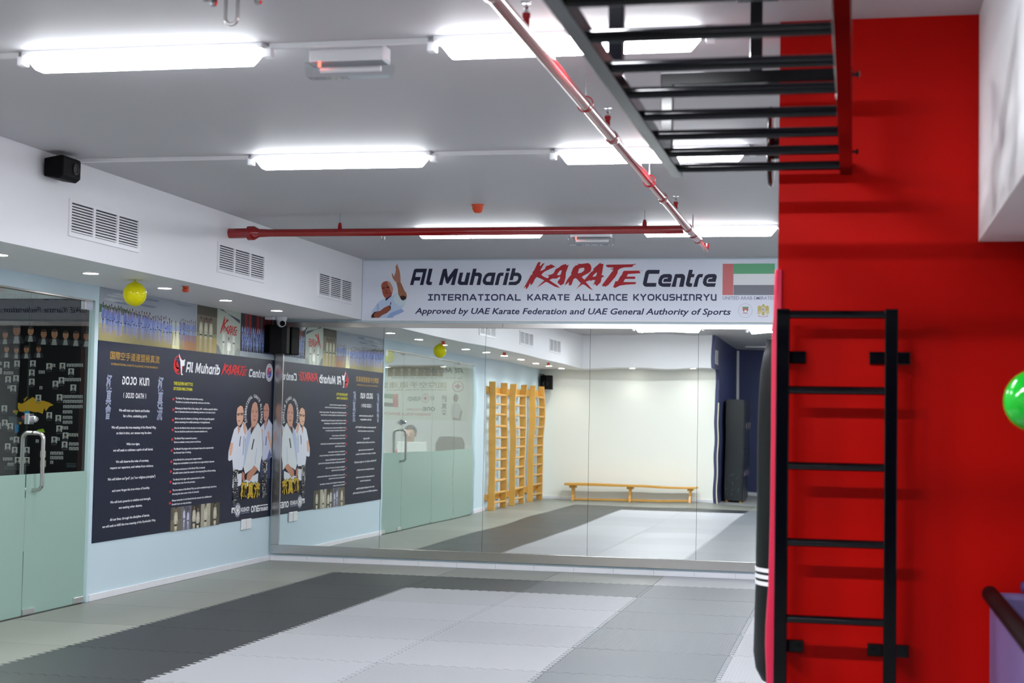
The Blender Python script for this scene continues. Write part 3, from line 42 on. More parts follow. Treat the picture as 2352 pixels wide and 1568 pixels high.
# ------------------------------------------------------------------ helpers
def lin(c):
    return tuple(((x/255)/12.92 if x/255 <= .04045 else ((x/255+.055)/1.055)**2.4) for x in c) + (1,)
MATS = {}
def mat(name, rgb=(200,200,200), rough=.5, metal=0, coat=0, emit=None, bump=None, spec=.5, noise=None):
    if name in MATS: return MATS[name]
    m = bpy.data.materials.new(name); m.use_nodes = True; nt = m.node_tree
    b = nt.nodes['Principled BSDF']
    col = lin(rgb)
    b.inputs['Base Color'].default_value = col
    b.inputs['Roughness'].default_value = rough; b.inputs['Metallic'].default_value = metal
    b.inputs['Coat Weight'].default_value = coat; b.inputs['Coat Roughness'].default_value = .08
    b.inputs['Specular IOR Level'].default_value = spec
    if emit:
        b.inputs['Emission Color'].default_value = emit[0]+(1,) if len(emit[0]) == 3 else emit[0]
        b.inputs['Emission Strength'].default_value = emit[1]
    if bump:   # (scale, strength, distance)
        tc = nt.nodes.new('ShaderNodeTexCoord'); n = nt.nodes.new('ShaderNodeTexNoise'); bp = nt.nodes.new('ShaderNodeBump')
        n.inputs['Scale'].default_value = bump[0]; n.inputs['Detail'].default_value = 4
        bp.inputs['Strength'].default_value = bump[1]; bp.inputs['Distance'].default_value = bump[2]
        nt.links.new(tc.outputs['Object'], n.inputs['Vector']); nt.links.new(n.outputs['Fac'], bp.inputs['Height'])
        nt.links.new(bp.outputs['Normal'], b.inputs['Normal'])
    if noise:  # (scale, amount): mottled tone of the material itself
        tc = nt.nodes.new('ShaderNodeTexCoord'); n = nt.nodes.new('ShaderNodeTexNoise'); mx = nt.nodes.new('ShaderNodeMix')
        mx.data_type = 'RGBA'; n.inputs['Scale'].default_value = noise[0]; n.inputs['Detail'].default_value = 5
        nt.links.new(tc.outputs['Object'], n.inputs['Vector']); nt.links.new(n.outputs['Fac'], mx.inputs[0])
        mx.inputs[6].default_value = tuple(x*(1-noise[1]) for x in col[:3])+(1,)
        mx.inputs[7].default_value = tuple(min(1, x*(1+noise[1])) for x in col[:3])+(1,)
        nt.links.new(mx.outputs[2], b.inputs['Base Color'])
    MATS[name] = m
    return m

def thin_fresnel(nt, fr, ior):
    g = nt.nodes.new('ShaderNodeNewGeometry'); mr = nt.nodes.new('ShaderNodeMapRange')
    mr.inputs['To Min'].default_value = ior; mr.inputs['To Max'].default_value = 1/ior
    nt.links.new(g.outputs['Backfacing'], mr.inputs['Value']); nt.links.new(mr.outputs[0], fr.inputs['IOR'])
def glass_mat(name, tint, refl=1.0):
    m = bpy.data.materials.new(name); m.use_nodes = True; nt = m.node_tree; nt.nodes.clear()
    out = nt.nodes.new('ShaderNodeOutputMaterial'); mix = nt.nodes.new('ShaderNodeMixShader')
    tr = nt.nodes.new('ShaderNodeBsdfTransparent'); gl = nt.nodes.new('ShaderNodeBsdfGlossy'); fr = nt.nodes.new('ShaderNodeFresnel')
    tr.inputs[0].default_value = tint; gl.inputs['Roughness'].default_value = 0.0
    thin_fresnel(nt, fr, 1.5)
    nt.links.new(fr.outputs[0], mix.inputs[0]); nt.links.new(tr.outputs[0], mix.inputs[1]); nt.links.new(gl.outputs[0], mix.inputs[2])
    nt.links.new(mix.outputs[0], out.inputs[0]); MATS[name] = m
    return m
def film_mat(name, rgb, through):
    m = bpy.data.materials.new(name); m.use_nodes = True; nt = m.node_tree; nt.nodes.clear()
    out = nt.nodes.new('ShaderNodeOutputMaterial'); mix = nt.nodes.new('ShaderNodeMixShader'); mix2 = nt.nodes.new('ShaderNodeMixShader'); mix3 = nt.nodes.new('ShaderNodeMixShader')
    tr = nt.nodes.new('ShaderNodeBsdfTransparent'); df = nt.nodes.new('ShaderNodeBsdfDiffuse'); tl = nt.nodes.new('ShaderNodeBsdfTranslucent')
    gl = nt.nodes.new('ShaderNodeBsdfGlossy'); gl.inputs['Roughness'].default_value = .3; fr = nt.nodes.new('ShaderNodeFresnel'); thin_fresnel(nt, fr, 1.4)
    df.inputs[0].default_value = lin(rgb); tl.inputs[0].default_value = lin(rgb)
    mix.inputs[0].default_value = .35; mix2.inputs[0].default_value = through
    nt.links.new(df.outputs[0], mix.inputs[1]); nt.links.new(tl.outputs[0], mix.inputs[2])
    nt.links.new(mix.outputs[0], mix2.inputs[1]); nt.links.new(tr.outputs[0], mix2.inputs[2])
    nt.links.new(fr.outputs[0], mix3.inputs[0]); nt.links.new(mix2.outputs[0], mix3.inputs[1]); nt.links.new(gl.outputs[0], mix3.inputs[2])
    nt.links.new(mix3.outputs[0], out.inputs[0]); MATS[name] = m
    return m

def obj(name, bm, m, parent=None, smooth=False, bevel=0, loc=None):
    me = bpy.data.meshes.new(name); bmesh.ops.recalc_face_normals(bm, faces=bm.faces)
    bm.to_mesh(me); bm.free()
    for x in (m if isinstance(m, (list, tuple)) else [m]): me.materials.append(x)
    if smooth:
        for p in me.polygons: p.use_smooth = True
    o = bpy.data.objects.new(name, me); COL.objects.link(o)
    if bevel:
        md = o.modifiers.new('bevel', 'BEVEL'); md.width = bevel; md.segments = 2; md.limit_method = 'ANGLE'; md.angle_limit = .6
    if smooth:
        md = o.modifiers.new('split', 'EDGE_SPLIT'); md.split_angle = .7
    if loc: o.location = loc
    if parent:
        o.parent = parent; o.matrix_parent_inverse = Matrix.Translation(-Vector(parent_world(parent)))
    return o
def parent_world(p):
    v = Vector(p.location)
    if p.parent: pass
    return v
def empty(name, label, cat, loc=(0,0,0), group=None):
    o = bpy.data.objects.new(name, None); COL.objects.link(o); o.location = loc; o.empty_display_size = .1
    return tag(o, label, cat, group)
def tag(o, label, cat, group=None, kind=None):
    o['label'] = label; o['category'] = cat
    if group: o['group'] = group
    if kind: o['kind'] = kind
    return o
def struct(name, bm, m, label=None, parent=None, **k):
    o = obj(name, bm, m, parent, **k)
    if parent is None: o['kind'] = 'structure'
    if label: o['label'] = label
    return o
def copy_tree(o, parent=None):
    c = o.copy(); COL.objects.link(c)
    if parent: c.parent = parent
    for ch in list(o.children): copy_tree(ch, c)
    return c
def BM(): return bmesh.new()
def box(bm, x0, x1, y0, y1, z0, z1):
    vs = [bm.verts.new((x, y, z)) for x in (x0, x1) for y in (y0, y1) for z in (z0, z1)]
    for f in ((0,1,3,2),(4,6,7,5),(0,4,5,1),(2,3,7,6),(0,2,6,4),(1,5,7,3)): bm.faces.new([vs[i] for i in f])
    return bm
def bx(x0, x1, y0, y1, z0, z1): return box(BM(), x0, x1, y0, y1, z0, z1)
def tube(bm, pts, r, seg=14, cap=True, closed=False):
    pts = [Vector(p) for p in pts]; n = len(pts); rings = []
    nrm = None
    for i, p in enumerate(pts):
        if closed: t = pts[(i+1) % n] - pts[i-1]
        else: t = pts[min(i+1, n-1)] - pts[max(i-1, 0)]
        t.normalize()
        if nrm is None:
            a = Vector((0,0,1)) if abs(t.z) < .9 else Vector((1,0,0)); nrm = t.cross(a).normalized()
        else: nrm = (nrm - t*nrm.dot(t)).normalized()
        b = t.cross(nrm); rr = r[i] if isinstance(r, (list, tuple)) else r
        rings.append([bm.verts.new(p + rr*(math.cos(2*math.pi*k/seg)*nrm + math.sin(2*math.pi*k/seg)*b)) for k in range(seg)])
    for i in range(n if closed else n-1):
        A, B = rings[i], rings[(i+1) % n]
        for k in range(seg): bm.faces.new((A[k], A[(k+1) % seg], B[(k+1) % seg], B[k]))
    if cap and not closed: bm.faces.new(rings[0][::-1]); bm.faces.new(rings[-1])
    return bm
def lathe(bm, prof, c=(0,0,0), seg=32, axis='z'):
    rings = []
    for r, h in prof:
        ring = []
        for k in range(seg):
            a = 2*math.pi*k/seg; u, v = r*math.cos(a), r*math.sin(a)
            p = {'z': (u, v, h), 'x': (h, u, v), 'y': (u, h, v)}[axis]
            ring.append(bm.verts.new((c[0]+p[0], c[1]+p[1], c[2]+p[2])))
        rings.append(ring)
    for A, B in zip(rings, rings[1:]):
        for k in range(seg): bm.faces.new((A[k], A[(k+1) % seg], B[(k+1) % seg], B[k]))
    bm.faces.new(rings[0][::-1]); bm.faces.new(rings[-1])
    return bm
def ball(bm, c, r, seg=24, sz=1):
    return lathe(bm, [(max(r*math.sin(math.pi*i/12), r*.01), -r*sz*math.cos(math.pi*i/12)) for i in range(13)], c, seg)
def prism(bm, poly, axis, a0, a1):   # poly in the two other axes, extruded along axis
    def P(q, a): return {'x': (a, q[0], q[1]), 'y': (q[0], a, q[1]), 'z': (q[0], q[1], a)}[axis]
    A = [bm.verts.new(P(q, a0)) for q in poly]; B = [bm.verts.new(P(q, a1)) for q in poly]; n = len(poly)
    for i in range(n): bm.faces.new((A[i], A[(i+1) % n], B[(i+1) % n], B[i]))
    bm.faces.new(A[::-1]); bm.faces.new(B)
    return bm
def arc(c, r, a0, a1, n, plane='xz'):
    out = []
    for i in range(n+1):
        a = math.radians(a0 + (a1-a0)*i/n); u, v = r*math.cos(a), r*math.sin(a)
        out.append({'xz': (c[0]+u, c[1], c[2]+v), 'yz': (c[0], c[1]+u, c[2]+v), 'xy': (c[0]+u, c[1]+v, c[2])}[plane])
    return out

# ------------------------------------------------------------------ lettering and printed artwork
INK = bpy.data.materials.new('printed_ink'); INK.use_nodes = True
_b = INK.node_tree.nodes['Principled BSDF']; _a = INK.node_tree.nodes.new('ShaderNodeAttribute'); _a.attribute_name = 'ink'
INK.node_tree.links.new(_a.outputs['Color'], _b.inputs['Base Color']); _b.inputs['Roughness'].default_value = .45; _b.inputs['Specular IOR Level'].default_value = .3
_TXT = {}
def text_geo(s, bold=.012, shear=0):
    key = (s, bold, shear)
    if key in _TXT: return _TXT[key]
    c = bpy.data.curves.new('t', 'FONT'); c.body = s; c.offset = bold; c.shear = shear; c.resolution_u = 3 if len(s) < 30 else 2
    o = bpy.data.objects.new('t', c); COL.objects.link(o)
    bpy.context.view_layer.update()
    dg = bpy.context.evaluated_depsgraph_get(); me = bpy.data.meshes.new_from_object(o.evaluated_get(dg))
    vs = [(v.co.x, v.co.y) for v in me.vertices]; fs = [list(p.vertices) for p in me.polygons]
    bpy.data.objects.remove(o); bpy.data.curves.remove(c); bpy.data.meshes.remove(me)
    _TXT[key] = (vs, fs)
    return vs, fs
TECH = {  # stroke glyphs of the squared sign lettering: strokes on a 10 x 10 grid
 'I': (7, [[(0,9),(7,9)],[(0,1),(7,1)],[(3.5,0),(3.5,10)]]), 'i': (2, [[(1,0),(1,10)]]),
 'N': (8, [[(1,0),(1,9),(5.6,9),(7,7.6),(7,0)]]), 'T': (8, [[(0,9),(8,9)],[(4,0),(4,9)]]),
 'E': (8, [[(8,9),(1,9),(1,1),(8,1)],[(1,5),(7.4,5)]]), 'R': (9, [[(1,0),(1,9),(6.5,9),(7.8,7.8),(7.8,5.6),(6.6,4.4),(1,4.4)],[(4,4.4),(8.4,0)]]),
 'A': (10, [[(.6,0),(4.6,9.2),(5.4,9.2),(9.4,0)],[(2.2,3),(7.8,3)]]), 'O': (10, [[(3,1),(7,1),(9,3),(9,7),(7,9),(3,9),(1,7),(1,3),(3,1),(7,1)]]),
 'L': (8, [[(1,10),(1,1),(8,1)]]), 'K': (8.4, [[(1,0),(1,10)],[(7.8,10),(3,5),(8,0)],[(1,5),(3,5)]]), 'C': (8, [[(8,9),(3,9),(1,7),(1,3),(3,1),(8,1)]]),
 'Y': (9, [[(.5,10),(4.5,5),(8.5,10)],[(4.5,5),(4.5,0)]]), 'U': (8, [[(1,10),(1,2.6),(2.6,1),(7,1)],[(7,10),(7,0)]]),
 'S': (8, [[(7.6,9),(2.2,9),(1,8),(1,6),(2.2,5),(6.2,5),(7.3,4),(7.3,2),(6.2,1),(.4,1)]]), 'H': (8.4, [[(1,0),(1,10)],[(7.4,0),(7.4,10)],[(1,5),(7.4,5)]]),
 'D': (8, [[(1,6.4),(1,1),(5,1),(7,3),(7,7),(5,9),(1,9)]]), 'J': (7, [[(2,9),(6,9),(6,2.6),(4.6,1),(0,1)]]), '(': (3, [[(2.4,10),(1,7),(1,3),(2.4,0)]]), ')': (3, [[(.6,10),(2,7),(2,3),(.6,0)]]), ' ': (5, []),
}
def stroke_quads(pts, w):
    L, R = [], []
    n = len(pts); P = [Vector((p[0], p[1])) for p in pts]
    for i in range(n):
        d0 = (P[i]-P[i-1]).normalized() if i else None; d1 = (P[i+1]-P[i]).normalized() if i < n-1 else None
        if d0 is None: nn = Vector((-d1.y, d1.x)); k = 1
        elif d1 is None: nn = Vector((-d0.y, d0.x)); k = 1
        else:
            n0, n1 = Vector((-d0.y, d0.x)), Vector((-d1.y, d1.x)); nn = (n0+n1)
            nn = nn.normalized() if nn.length > 1e-4 else n0; k = min(1/max(nn.dot(n0), .35), 2.2)
        L.append(P[i]+nn*w/2*k); R.append(P[i]-nn*w/2*k)
    return [[L[i], L[i+1], R[i+1], R[i]] for i in range(n-1)]
class Print:
    """Flat printing on one sheet: polygons and letters with ink colours, laid on origin + a*right + b*up."""
    def __init__(s, origin, right, normal, base=0.0):
        s.o, s.r, s.n = Vector(origin), Vector(right), Vector(normal); s.v = []; s.f = []; s.c = []; s.base = base; s.clip = None; s.dots = None; s.q = []; s.k = 0
    def P(s, a, b, layer): return s.o + s.r*a + Vector((0,0,b)) + s.n*(s.base + .0003*layer)
    def poly(s, loops, rgb, layer=1):
        if loops and not isinstance(loops[0][0], (list, tuple)): loops = [loops]
        if s.dots: s.q.append((layer, len(s.q), loops, rgb)); return
        if s.clip and len(loops) == 1:
            l = [tuple(p) for p in loops[0]]
            for ax, lim, sg in ((0, s.clip[0], 1), (1, s.clip[1], 1), (0, s.clip[2], -1), (1, s.clip[3], -1)):
                out = []
                for i in range(len(l)):
                    p, q = l[i-1], l[i]; pi, qi = (p[ax]-lim)*sg >= 0, (q[ax]-lim)*sg >= 0
                    if pi != qi:
                        k = (lim-p[ax])/(q[ax]-p[ax]); out.append((p[0]+(q[0]-p[0])*k, p[1]+(q[1]-p[1])*k))
                    if qi: out.append(q)
                l = out
                if len(l) < 3: return
            loops = [l]
        vv = [[Vector((p[0], p[1], 0)) for p in l] for l in loops]
        flat = [p for l in vv for p in l]; k = len(s.v)
        for p in flat: s.v.append(s.P(p.x, p.y, layer))
        for t in tessellate_polygon(vv): s.f.append([k+i for i in t]); s.c.append(rgb)
    def rect(s, a0, b0, a1, b1, rgb, layer=1): s.poly([(a0,b0),(a1,b0),(a1,b1),(a0,b1)], rgb, layer)
    def ell(s, a, b, ra, rb, rgb, layer=1, inner=0, n=28, a0=0, a1=360):
        o = [(a+ra*math.cos(math.radians(a0+(a1-a0)*i/n)), b+rb*math.sin(math.radians(a0+(a1-a0)*i/n))) for i in range(n+(0 if a1-a0 == 360 else 1))]
        if inner:
            for i in range(len(o) - (0 if a1-a0 == 360 else 1)):
                p, q = o[i], o[(i+1) % len(o)]
                s.poly([p, q, (a+(q[0]-a)*inner, b+(q[1]-b)*inner), (a+(p[0]-a)*inner, b+(p[1]-b)*inner)], rgb, layer)
        else: s.poly(o, rgb, layer)
    def text(s, t, a0, a1, z, h, rgb, layer=2, bold=.012, shear=0, fit='cap'):
        vs, fs = text_geo(t, bold, shear)
        if not vs: return
        x0, x1 = min(v[0] for v in vs), max(v[0] for v in vs)
        if fit == 'cap': y0, yh = 0, .70
        else: y0 = min(v[1] for v in vs); yh = max(v[1] for v in vs) - y0
        k = len(s.v)
        for x, y in vs: s.v.append(s.P(a0+(x-x0)/(x1-x0)*(a1-a0), z+(y-y0)/yh*h, layer))
        for f in fs: s.f.append([k+i for i in f]); s.c.append(rgb)
    def tech(s, t, a0, a1, z, h, rgb, layer=2, w=2.0):
        adv = sum(TECH[c][0]+1.6 for c in t)-1.6; sx = (a1-a0)/adv; x = 0
        for c in t:
            for st in TECH[c][1]:
                for q in stroke_quads(st, w): s.k += 1; s.poly([(a0+(x+p.x)*sx, z+p.y*h/10) for p in q], rgb, layer+.1*(s.k % 14))
            x += TECH[c][0]+1.6
    def art(s, glyphs, src, dst, rgb, layer=2):   # glyph outlines moved from one frame to another
        for loops in glyphs:
            s.poly([[(dst[0]+(p[0]-src[0])/(src[2]-src[0])*(dst[2]-dst[0]), dst[1]+(p[1]-src[1])/(src[3]-src[1])*(dst[3]-dst[1])) for p in l] for l in loops], rgb, layer)
    def rasterise(s):
        """photographs: flatten the overlapping shapes into one sheet of small flat cells (dots = a0, b0, a1, b1, cell width, cell height)"""
        a0, b0, a1, b1, da, db = s.dots; na, nb = int(round((a1-a0)/da)), int(round((b1-b0)/db)); s.dots = None
        da, db = (a1-a0)/na, (b1-b0)/nb
        img = np.zeros((nb, na, 3), int); X = a0+da*(np.arange(na)+.5); Y = b0+db*(np.arange(nb)+.5)
        for layer, o, loops, rgb in sorted(s.q, key=lambda e: (e[0], e[1])):
            for j in range(nb):
                xs = []
                for l in loops:
                    for i in range(len(l)):
                        p, q = l[i-1], l[i]
                        if (p[1] > Y[j]) != (q[1] > Y[j]): xs.append(p[0]+(q[0]-p[0])*(Y[j]-p[1])/(q[1]-p[1]))
                xs.sort()
                for u, v in zip(xs[::2], xs[1::2]):
                    i0, i1 = max(0, math.ceil((u-a0)/da-.5)), min(na, math.ceil((v-a0)/da-.5))
                    if i1 > i0: img[j, i0:i1] = rgb
        for j in range(nb):
            i = 0
            while i < na:
                e = i+1
                while e < na and (img[j, e] == img[j, i]).all(): e += 1
                k = len(s.v)
                for a, b in ((i, j), (e, j), (e, j+1), (i, j+1)): s.v.append(s.P(a0+a*da, b0+b*db, 1))
                s.f.append([k, k+1, k+2, k+3]); s.c.append(tuple(int(x) for x in img[j, i])); i = e
    def build(s, name, parent):
        if s.dots: s.rasterise()
        me = bpy.data.meshes.new(name); me.from_pydata([tuple(v) for v in s.v], [], s.f); me.materials.append(INK)
        at = me.color_attributes.new('ink', 'FLOAT_COLOR', 'CORNER'); li = 0; buf = []
        cache = {}
        for p in me.polygons:
            c = cache.setdefault(s.c[p.index], lin(s.c[p.index]))
            for _ in range(p.loop_total): buf.extend(c)
        at.data.foreach_set('color', buf)
        # faces all look out of the sheet
        bm = BM(); bm.from_mesh(me)
        fl = [f for f in bm.faces if f.normal.dot(s.n) < 0]; bmesh.ops.reverse_faces(bm, faces=fl); bm.to_mesh(me); bm.free()
        o = bpy.data.objects.new(name, me); COL.objects.link(o)
        o.parent = parent; o.matrix_parent_inverse = Matrix.Translation(-Vector(parent.location))
        return o
def bounds(gl):
    ps = [p for L in gl for l in L for p in l]
    return (min(p[0] for p in ps), min(p[1] for p in ps), max(p[0] for p in ps), max(p[1] for p in ps))

# ------------------------------------------------------------------ materials
M_white = mat('white_wall_paint', (236,237,240), .5, bump=(30,.12,.002))
M_ceil = mat('ceiling_paint', (192,191,194), .6, bump=(5,.18,.01), spec=.15)
M_blue = mat('pale_blue_wall_paint', (202,223,234), .5, bump=(30,.1,.002))
M_red = mat('red_wall_paint', (192,7,0), .5, bump=(25,.12,.002), spec=.12)
M_navy = mat('navy_wall_paint', (52,60,104), .5, bump=(25,.1,.002))
M_skirt = mat('white_skirting_tile', (232,233,240), .25, noise=(6,.05))
M_gloss_black = mat('black_enamel_steel', (3,3,6), .14, spec=.4)
M_black = mat('black_plastic', (6,6,8), .55, spec=.12)
M_blackcab = mat('black_lacquered_board', (30,38,44), .35, noise=(3,.25))
M_chrome = mat('chrome', (225,226,230), .1, 1)
M_steel = mat('brushed_stainless_steel', (196,194,192), .24, 1, bump=(60,.05,.001))
M_plastic = mat('white_plastic', (235,236,240), .35)
M_wood = mat('golden_pine', (214,160,74), .32, noise=(7,.14))
M_pipe = mat('red_pipe_enamel', (150,8,16), .12, coat=.6)
M_vinyl = mat('black_vinyl', (8,8,10), .38, bump=(14,.25,.004), spec=.35)
M_crim = mat('crimson_vinyl_foam', (214,20,70), .45)
M_purple = mat('lilac_vinyl', (104,88,136), .5)
M_yellow = mat('yellow_balloon_rubber', (232,224,0), .16, spec=.35)
M_green = mat('green_balloon_rubber', (10,190,40), .14, coat=.3)
M_orange = mat('orange_red_plastic', (214,72,28), .35)
M_whitevinyl = mat('white_vinyl', (240,240,242), .4)
M_dark = mat('dark_slot', (40,42,48), .7)
M_rubber = mat('dark_rubber', (32,32,34), .6)
M_navyprint = mat('navy_poster_vinyl', (18,27,52), .38, spec=.25, noise=(1.6,.25))
M_banner = mat('white_banner_vinyl', (226,232,246), .38, spec=.5)
M_blackprint = mat('black_poster_vinyl', (4,4,6), .55, spec=.15)
M_whiteprint = mat('white_poster_vinyl', (222,228,218), .4)
M_carpet = mat('grey_office_floor', (120,122,120), .6)
M_skin = mat('skin', (190,140,112), .5)
M_hair = mat('black_hair', (18,16,17), .5)
M_shirt = mat('red_shirt', (190,70,66), .7)
M_chair = mat('grey_mesh_fabric', (48,48,52), .7)
M_desk = mat('pale_desk_board', (206,204,196), .4)
M_tube = mat('lit_tube_diffuser', (255,255,255), .4, emit=((.93,.96,1.0), TUBE_STRENGTH))
M_boosted = mat('lit_boosted_tube_diffuser', (255,255,255), .4, emit=((.93,.96,1.0), TUBE_STRENGTH*2.7))  # same single-tube fixture, emission raised to brighten the rear wall
M_officetube = mat('lit_office_diffuser', (255,255,255), .4, emit=((1,.98,.93), OFFICE_STRENGTH))
M_lens = mat('lit_downlight_lens', (255,255,255), .4, emit=((1,.97,.9), 14))
M_side = mat('opal_diffuser_side', (255,255,255), .4, emit=((.93,.96,1.0), 6.0))
M_led = mat('red_indicator', (255,30,20), .4, emit=((1,.05,.03), 3))
M_clear = glass_mat('clear_plastic', (.93,.94,.95,1))
M_glass = glass_mat('clear_glass', (.90,.95,.93,1))
M_film = film_mat('frosted_green_film', (178,208,198), .04)
M_edge = mat('pale_teal_jamb', (196,220,226), .4)

M_mirror = bpy.data.materials.new('mirror_silver'); M_mirror.use_nodes = True
def _mirror():
    nt = M_mirror.node_tree; b = nt.nodes['Principled BSDF']
    b.inputs['Base Color'].default_value = (.935,.975,.955,1); b.inputs['Metallic'].default_value = 1; b.inputs['Roughness'].default_value = 0
    tc = nt.nodes.new('ShaderNodeTexCoord'); n = nt.nodes.new('ShaderNodeTexNoise'); bp = nt.nodes.new('ShaderNodeBump'); mp = nt.nodes.new('ShaderNodeMapping')
    mp.inputs['Scale'].default_value = (1.0, 1.0, 1.5)
    n.inputs['Scale'].default_value = 2.2; n.inputs['Detail'].default_value = 0
    bp.inputs['Strength'].default_value = 1; bp.inputs['Distance'].default_value = 4.5e-4
    nt.links.new(tc.outputs['Object'], mp.inputs['Vector']); nt.links.new(mp.outputs[0], n.inputs['Vector']); nt.links.new(n.outputs['Fac'], bp.inputs['Height']); nt.links.new(bp.outputs['Normal'], b.inputs['Normal'])
_mirror()
def mat_foam(name, rgb, ribs):
    m = bpy.data.materials.new(name); m.use_nodes = True; nt = m.node_tree; b = nt.nodes['Principled BSDF']
    b.inputs['Base Color'].default_value = lin(rgb); b.inputs['Roughness'].default_value = .4; b.inputs['Specular IOR Level'].default_value = .5
    tc = nt.nodes.new('ShaderNodeTexCoord'); w = nt.nodes.new('ShaderNodeTexWave'); n = nt.nodes.new('ShaderNodeTexNoise'); bp = nt.nodes.new('ShaderNodeBump'); b2 = nt.nodes.new('ShaderNodeBump')
    w.bands_direction = ribs; w.inputs['Scale'].default_value = 15.0; w.wave_profile = 'SIN'; w.inputs['Distortion'].default_value = 0
    oi = nt.nodes.new('ShaderNodeObjectInfo'); mr = nt.nodes.new('ShaderNodeMapRange'); hs = nt.nodes.new('ShaderNodeHueSaturation'); hs.inputs['Color'].default_value = lin(rgb)
    mr.inputs['To Min'].default_value = .86; mr.inputs['To Max'].default_value = 1.08; nt.links.new(oi.outputs['Random'], mr.inputs['Value']); nt.links.new(mr.outputs[0], hs.inputs['Value']); nt.links.new(hs.outputs[0], b.inputs['Base Color'])
    bp.inputs['Strength'].default_value = .5; bp.inputs['Distance'].default_value = .0012
    n.inputs['Scale'].default_value = 120; b2.inputs['Strength'].default_value = .2; b2.inputs['Distance'].default_value = .001
    nt.links.new(tc.outputs['Object'], w.inputs['Vector']); nt.links.new(w.outputs['Fac'], bp.inputs['Height'])
    nt.links.new(tc.outputs['Object'], n.inputs['Vector']); nt.links.new(n.outputs['Fac'], b2.inputs['Height'])
    nt.links.new(bp.outputs['Normal'], b2.inputs['Normal']); nt.links.new(b2.outputs['Normal'], b.inputs['Normal'])
    return m
FOAM = {(d, r): mat_foam('%s_grey_foam_%s' % (d, r.lower()), rgb, r) for d, rgb in (('light', (160,162,168)), ('pale', (134,137,130)), ('dark', (31,35,41)), ('dark_sheen', (68,73,79)), ('medium', (99,104,110))) for r in 'XY'}

# ------------------------------------------------------------------ structure
struct('floor', box(box(BM(), -5.2, XR, -17.4, YB+.12, -.14, -.026), XNAVY, XR, -17.3, YREAR, -.026, -.001), mat('grey_floor', (176,178,176), .45))
struct('floor_office', bx(-5.0, XW-.045, -9.3, YB, -.026, -.001), M_carpet)
struct('ceiling', bx(XW-.06, XR, -17.4, YB+.12, ZC, ZC+.12), M_ceil)
struct('ceiling_office', bx(-5.2, XW-.045, -9.5, YB+.12, 2.9, 3.0), M_white)
GY0, GY1, GZ = -7.72, -2.915, 2.31
wl = BM()
box(wl, XW-.045, XW, GY1, YB, -.026, ZC); box(wl, XW-.045, XW, YREAR, GY0, -.026, ZC); box(wl, XW-.045, XW, GY0, GY1, GZ, ZC)
struct('wall_left', wl, M_blue)
struct('wall_back', bx(XW-.045, XR, YB, YB+.12, -.026, ZC), M_blue)
struct('wall_rear', bx(XW-.045, XNAVY-.06, YREAR-.12, YREAR, -.026, ZC), mat('warm_white_wall_paint', (243,245,238), .5, bump=(30,.1,.002)))
nv = BM(); box(nv, XNAVY-.055, XNAVY, YNAVY, YREAR, -.026, ZC); box(nv, XNAVY-.055, XNAVY, YREAR, YSOF, ZS, ZC)
struct('wall_navy_side', nv, M_navy)
struct('wall_navy_rear', bx(XNAVY-.05, XR, YNAVY-.12, YNAVY, -.026, ZC), M_navy)
struct('wall_right', bx(XR, XR+.12, -17.3, YB+.12, -.026, ZC), M_white)
struct('wall_red', bx(4.452, XR, YR, YR+.38, -.026, ZC), M_red, 'red painted pillar wall behind the black ladder')
struct('wall_red_back', bx(5.2, XR, YR+.38, YR+.40, -.026, ZC), mat('dark_storage_paint', (14,15,20), .6))
struct('trim_1', bx(XW, XS, YREAR, YB, ZS, ZC), M_white, 'white dropped soffit along the left wall')
struct('trim_2', bx(XS, XNAVY-.056, YREAR, YSOF, ZS, ZC), M_white, 'white dropped soffit along the rear wall')
struct('trim_3', bx(5.2, XR, -13.2, YR, 2.155, ZC), M_white, 'white boxed beam at the right beside the red wall')
struct('trim_4', bx(XNAVY-.006, XNAVY+.012, YREAR, YREAR+.012, 0, 1.85), mat('cream_plastic', (232,226,196), .4), 'cream corner guard on the rear wall end')
# office shell
struct('wall_office_front', bx(-5.2, XW-.045, YB-.1, YB, -.026, 2.9), M_white)
struct('wall_office_rear', bx(-5.2, XW-.045, -9.5, -9.31, -.026, 2.9), M_white)
struct('wall_office_left', bx(-5.2, -5.0, -9.4, YB, -.026, 2.9), M_white)
# skirtings, cut into tiles
def skirting(name, along, a0, a1, pos, th, h=.052):
    bm = BM(); a = a0
    while a < a1-.01:
        b = min(a+.386, a1)
        if along == 'x': box(bm, a+.001, b-.001, pos, pos+th, 0.0, h)
        else: box(bm, pos, pos+th, a+.001, b-.001, 0.0, h)
        a = b
    struct(name, bm, M_skirt, bevel=.002)
skirting('baseboard_back', 'x', XW+.014, 4.4, YB-.014, .014)
skirting('baseboard_left', 'y', GY1+.02, YB, XW, .013)
skirting('baseboard_left_rear', 'y', YREAR, GY0-.02, XW, .013)
skirting('baseboard_rear', 'x', XW+.014, XNAVY-.06, YREAR, .013)
skirting('baseboard_navy', 'x', XNAVY+.02, XR, YNAVY, .013)

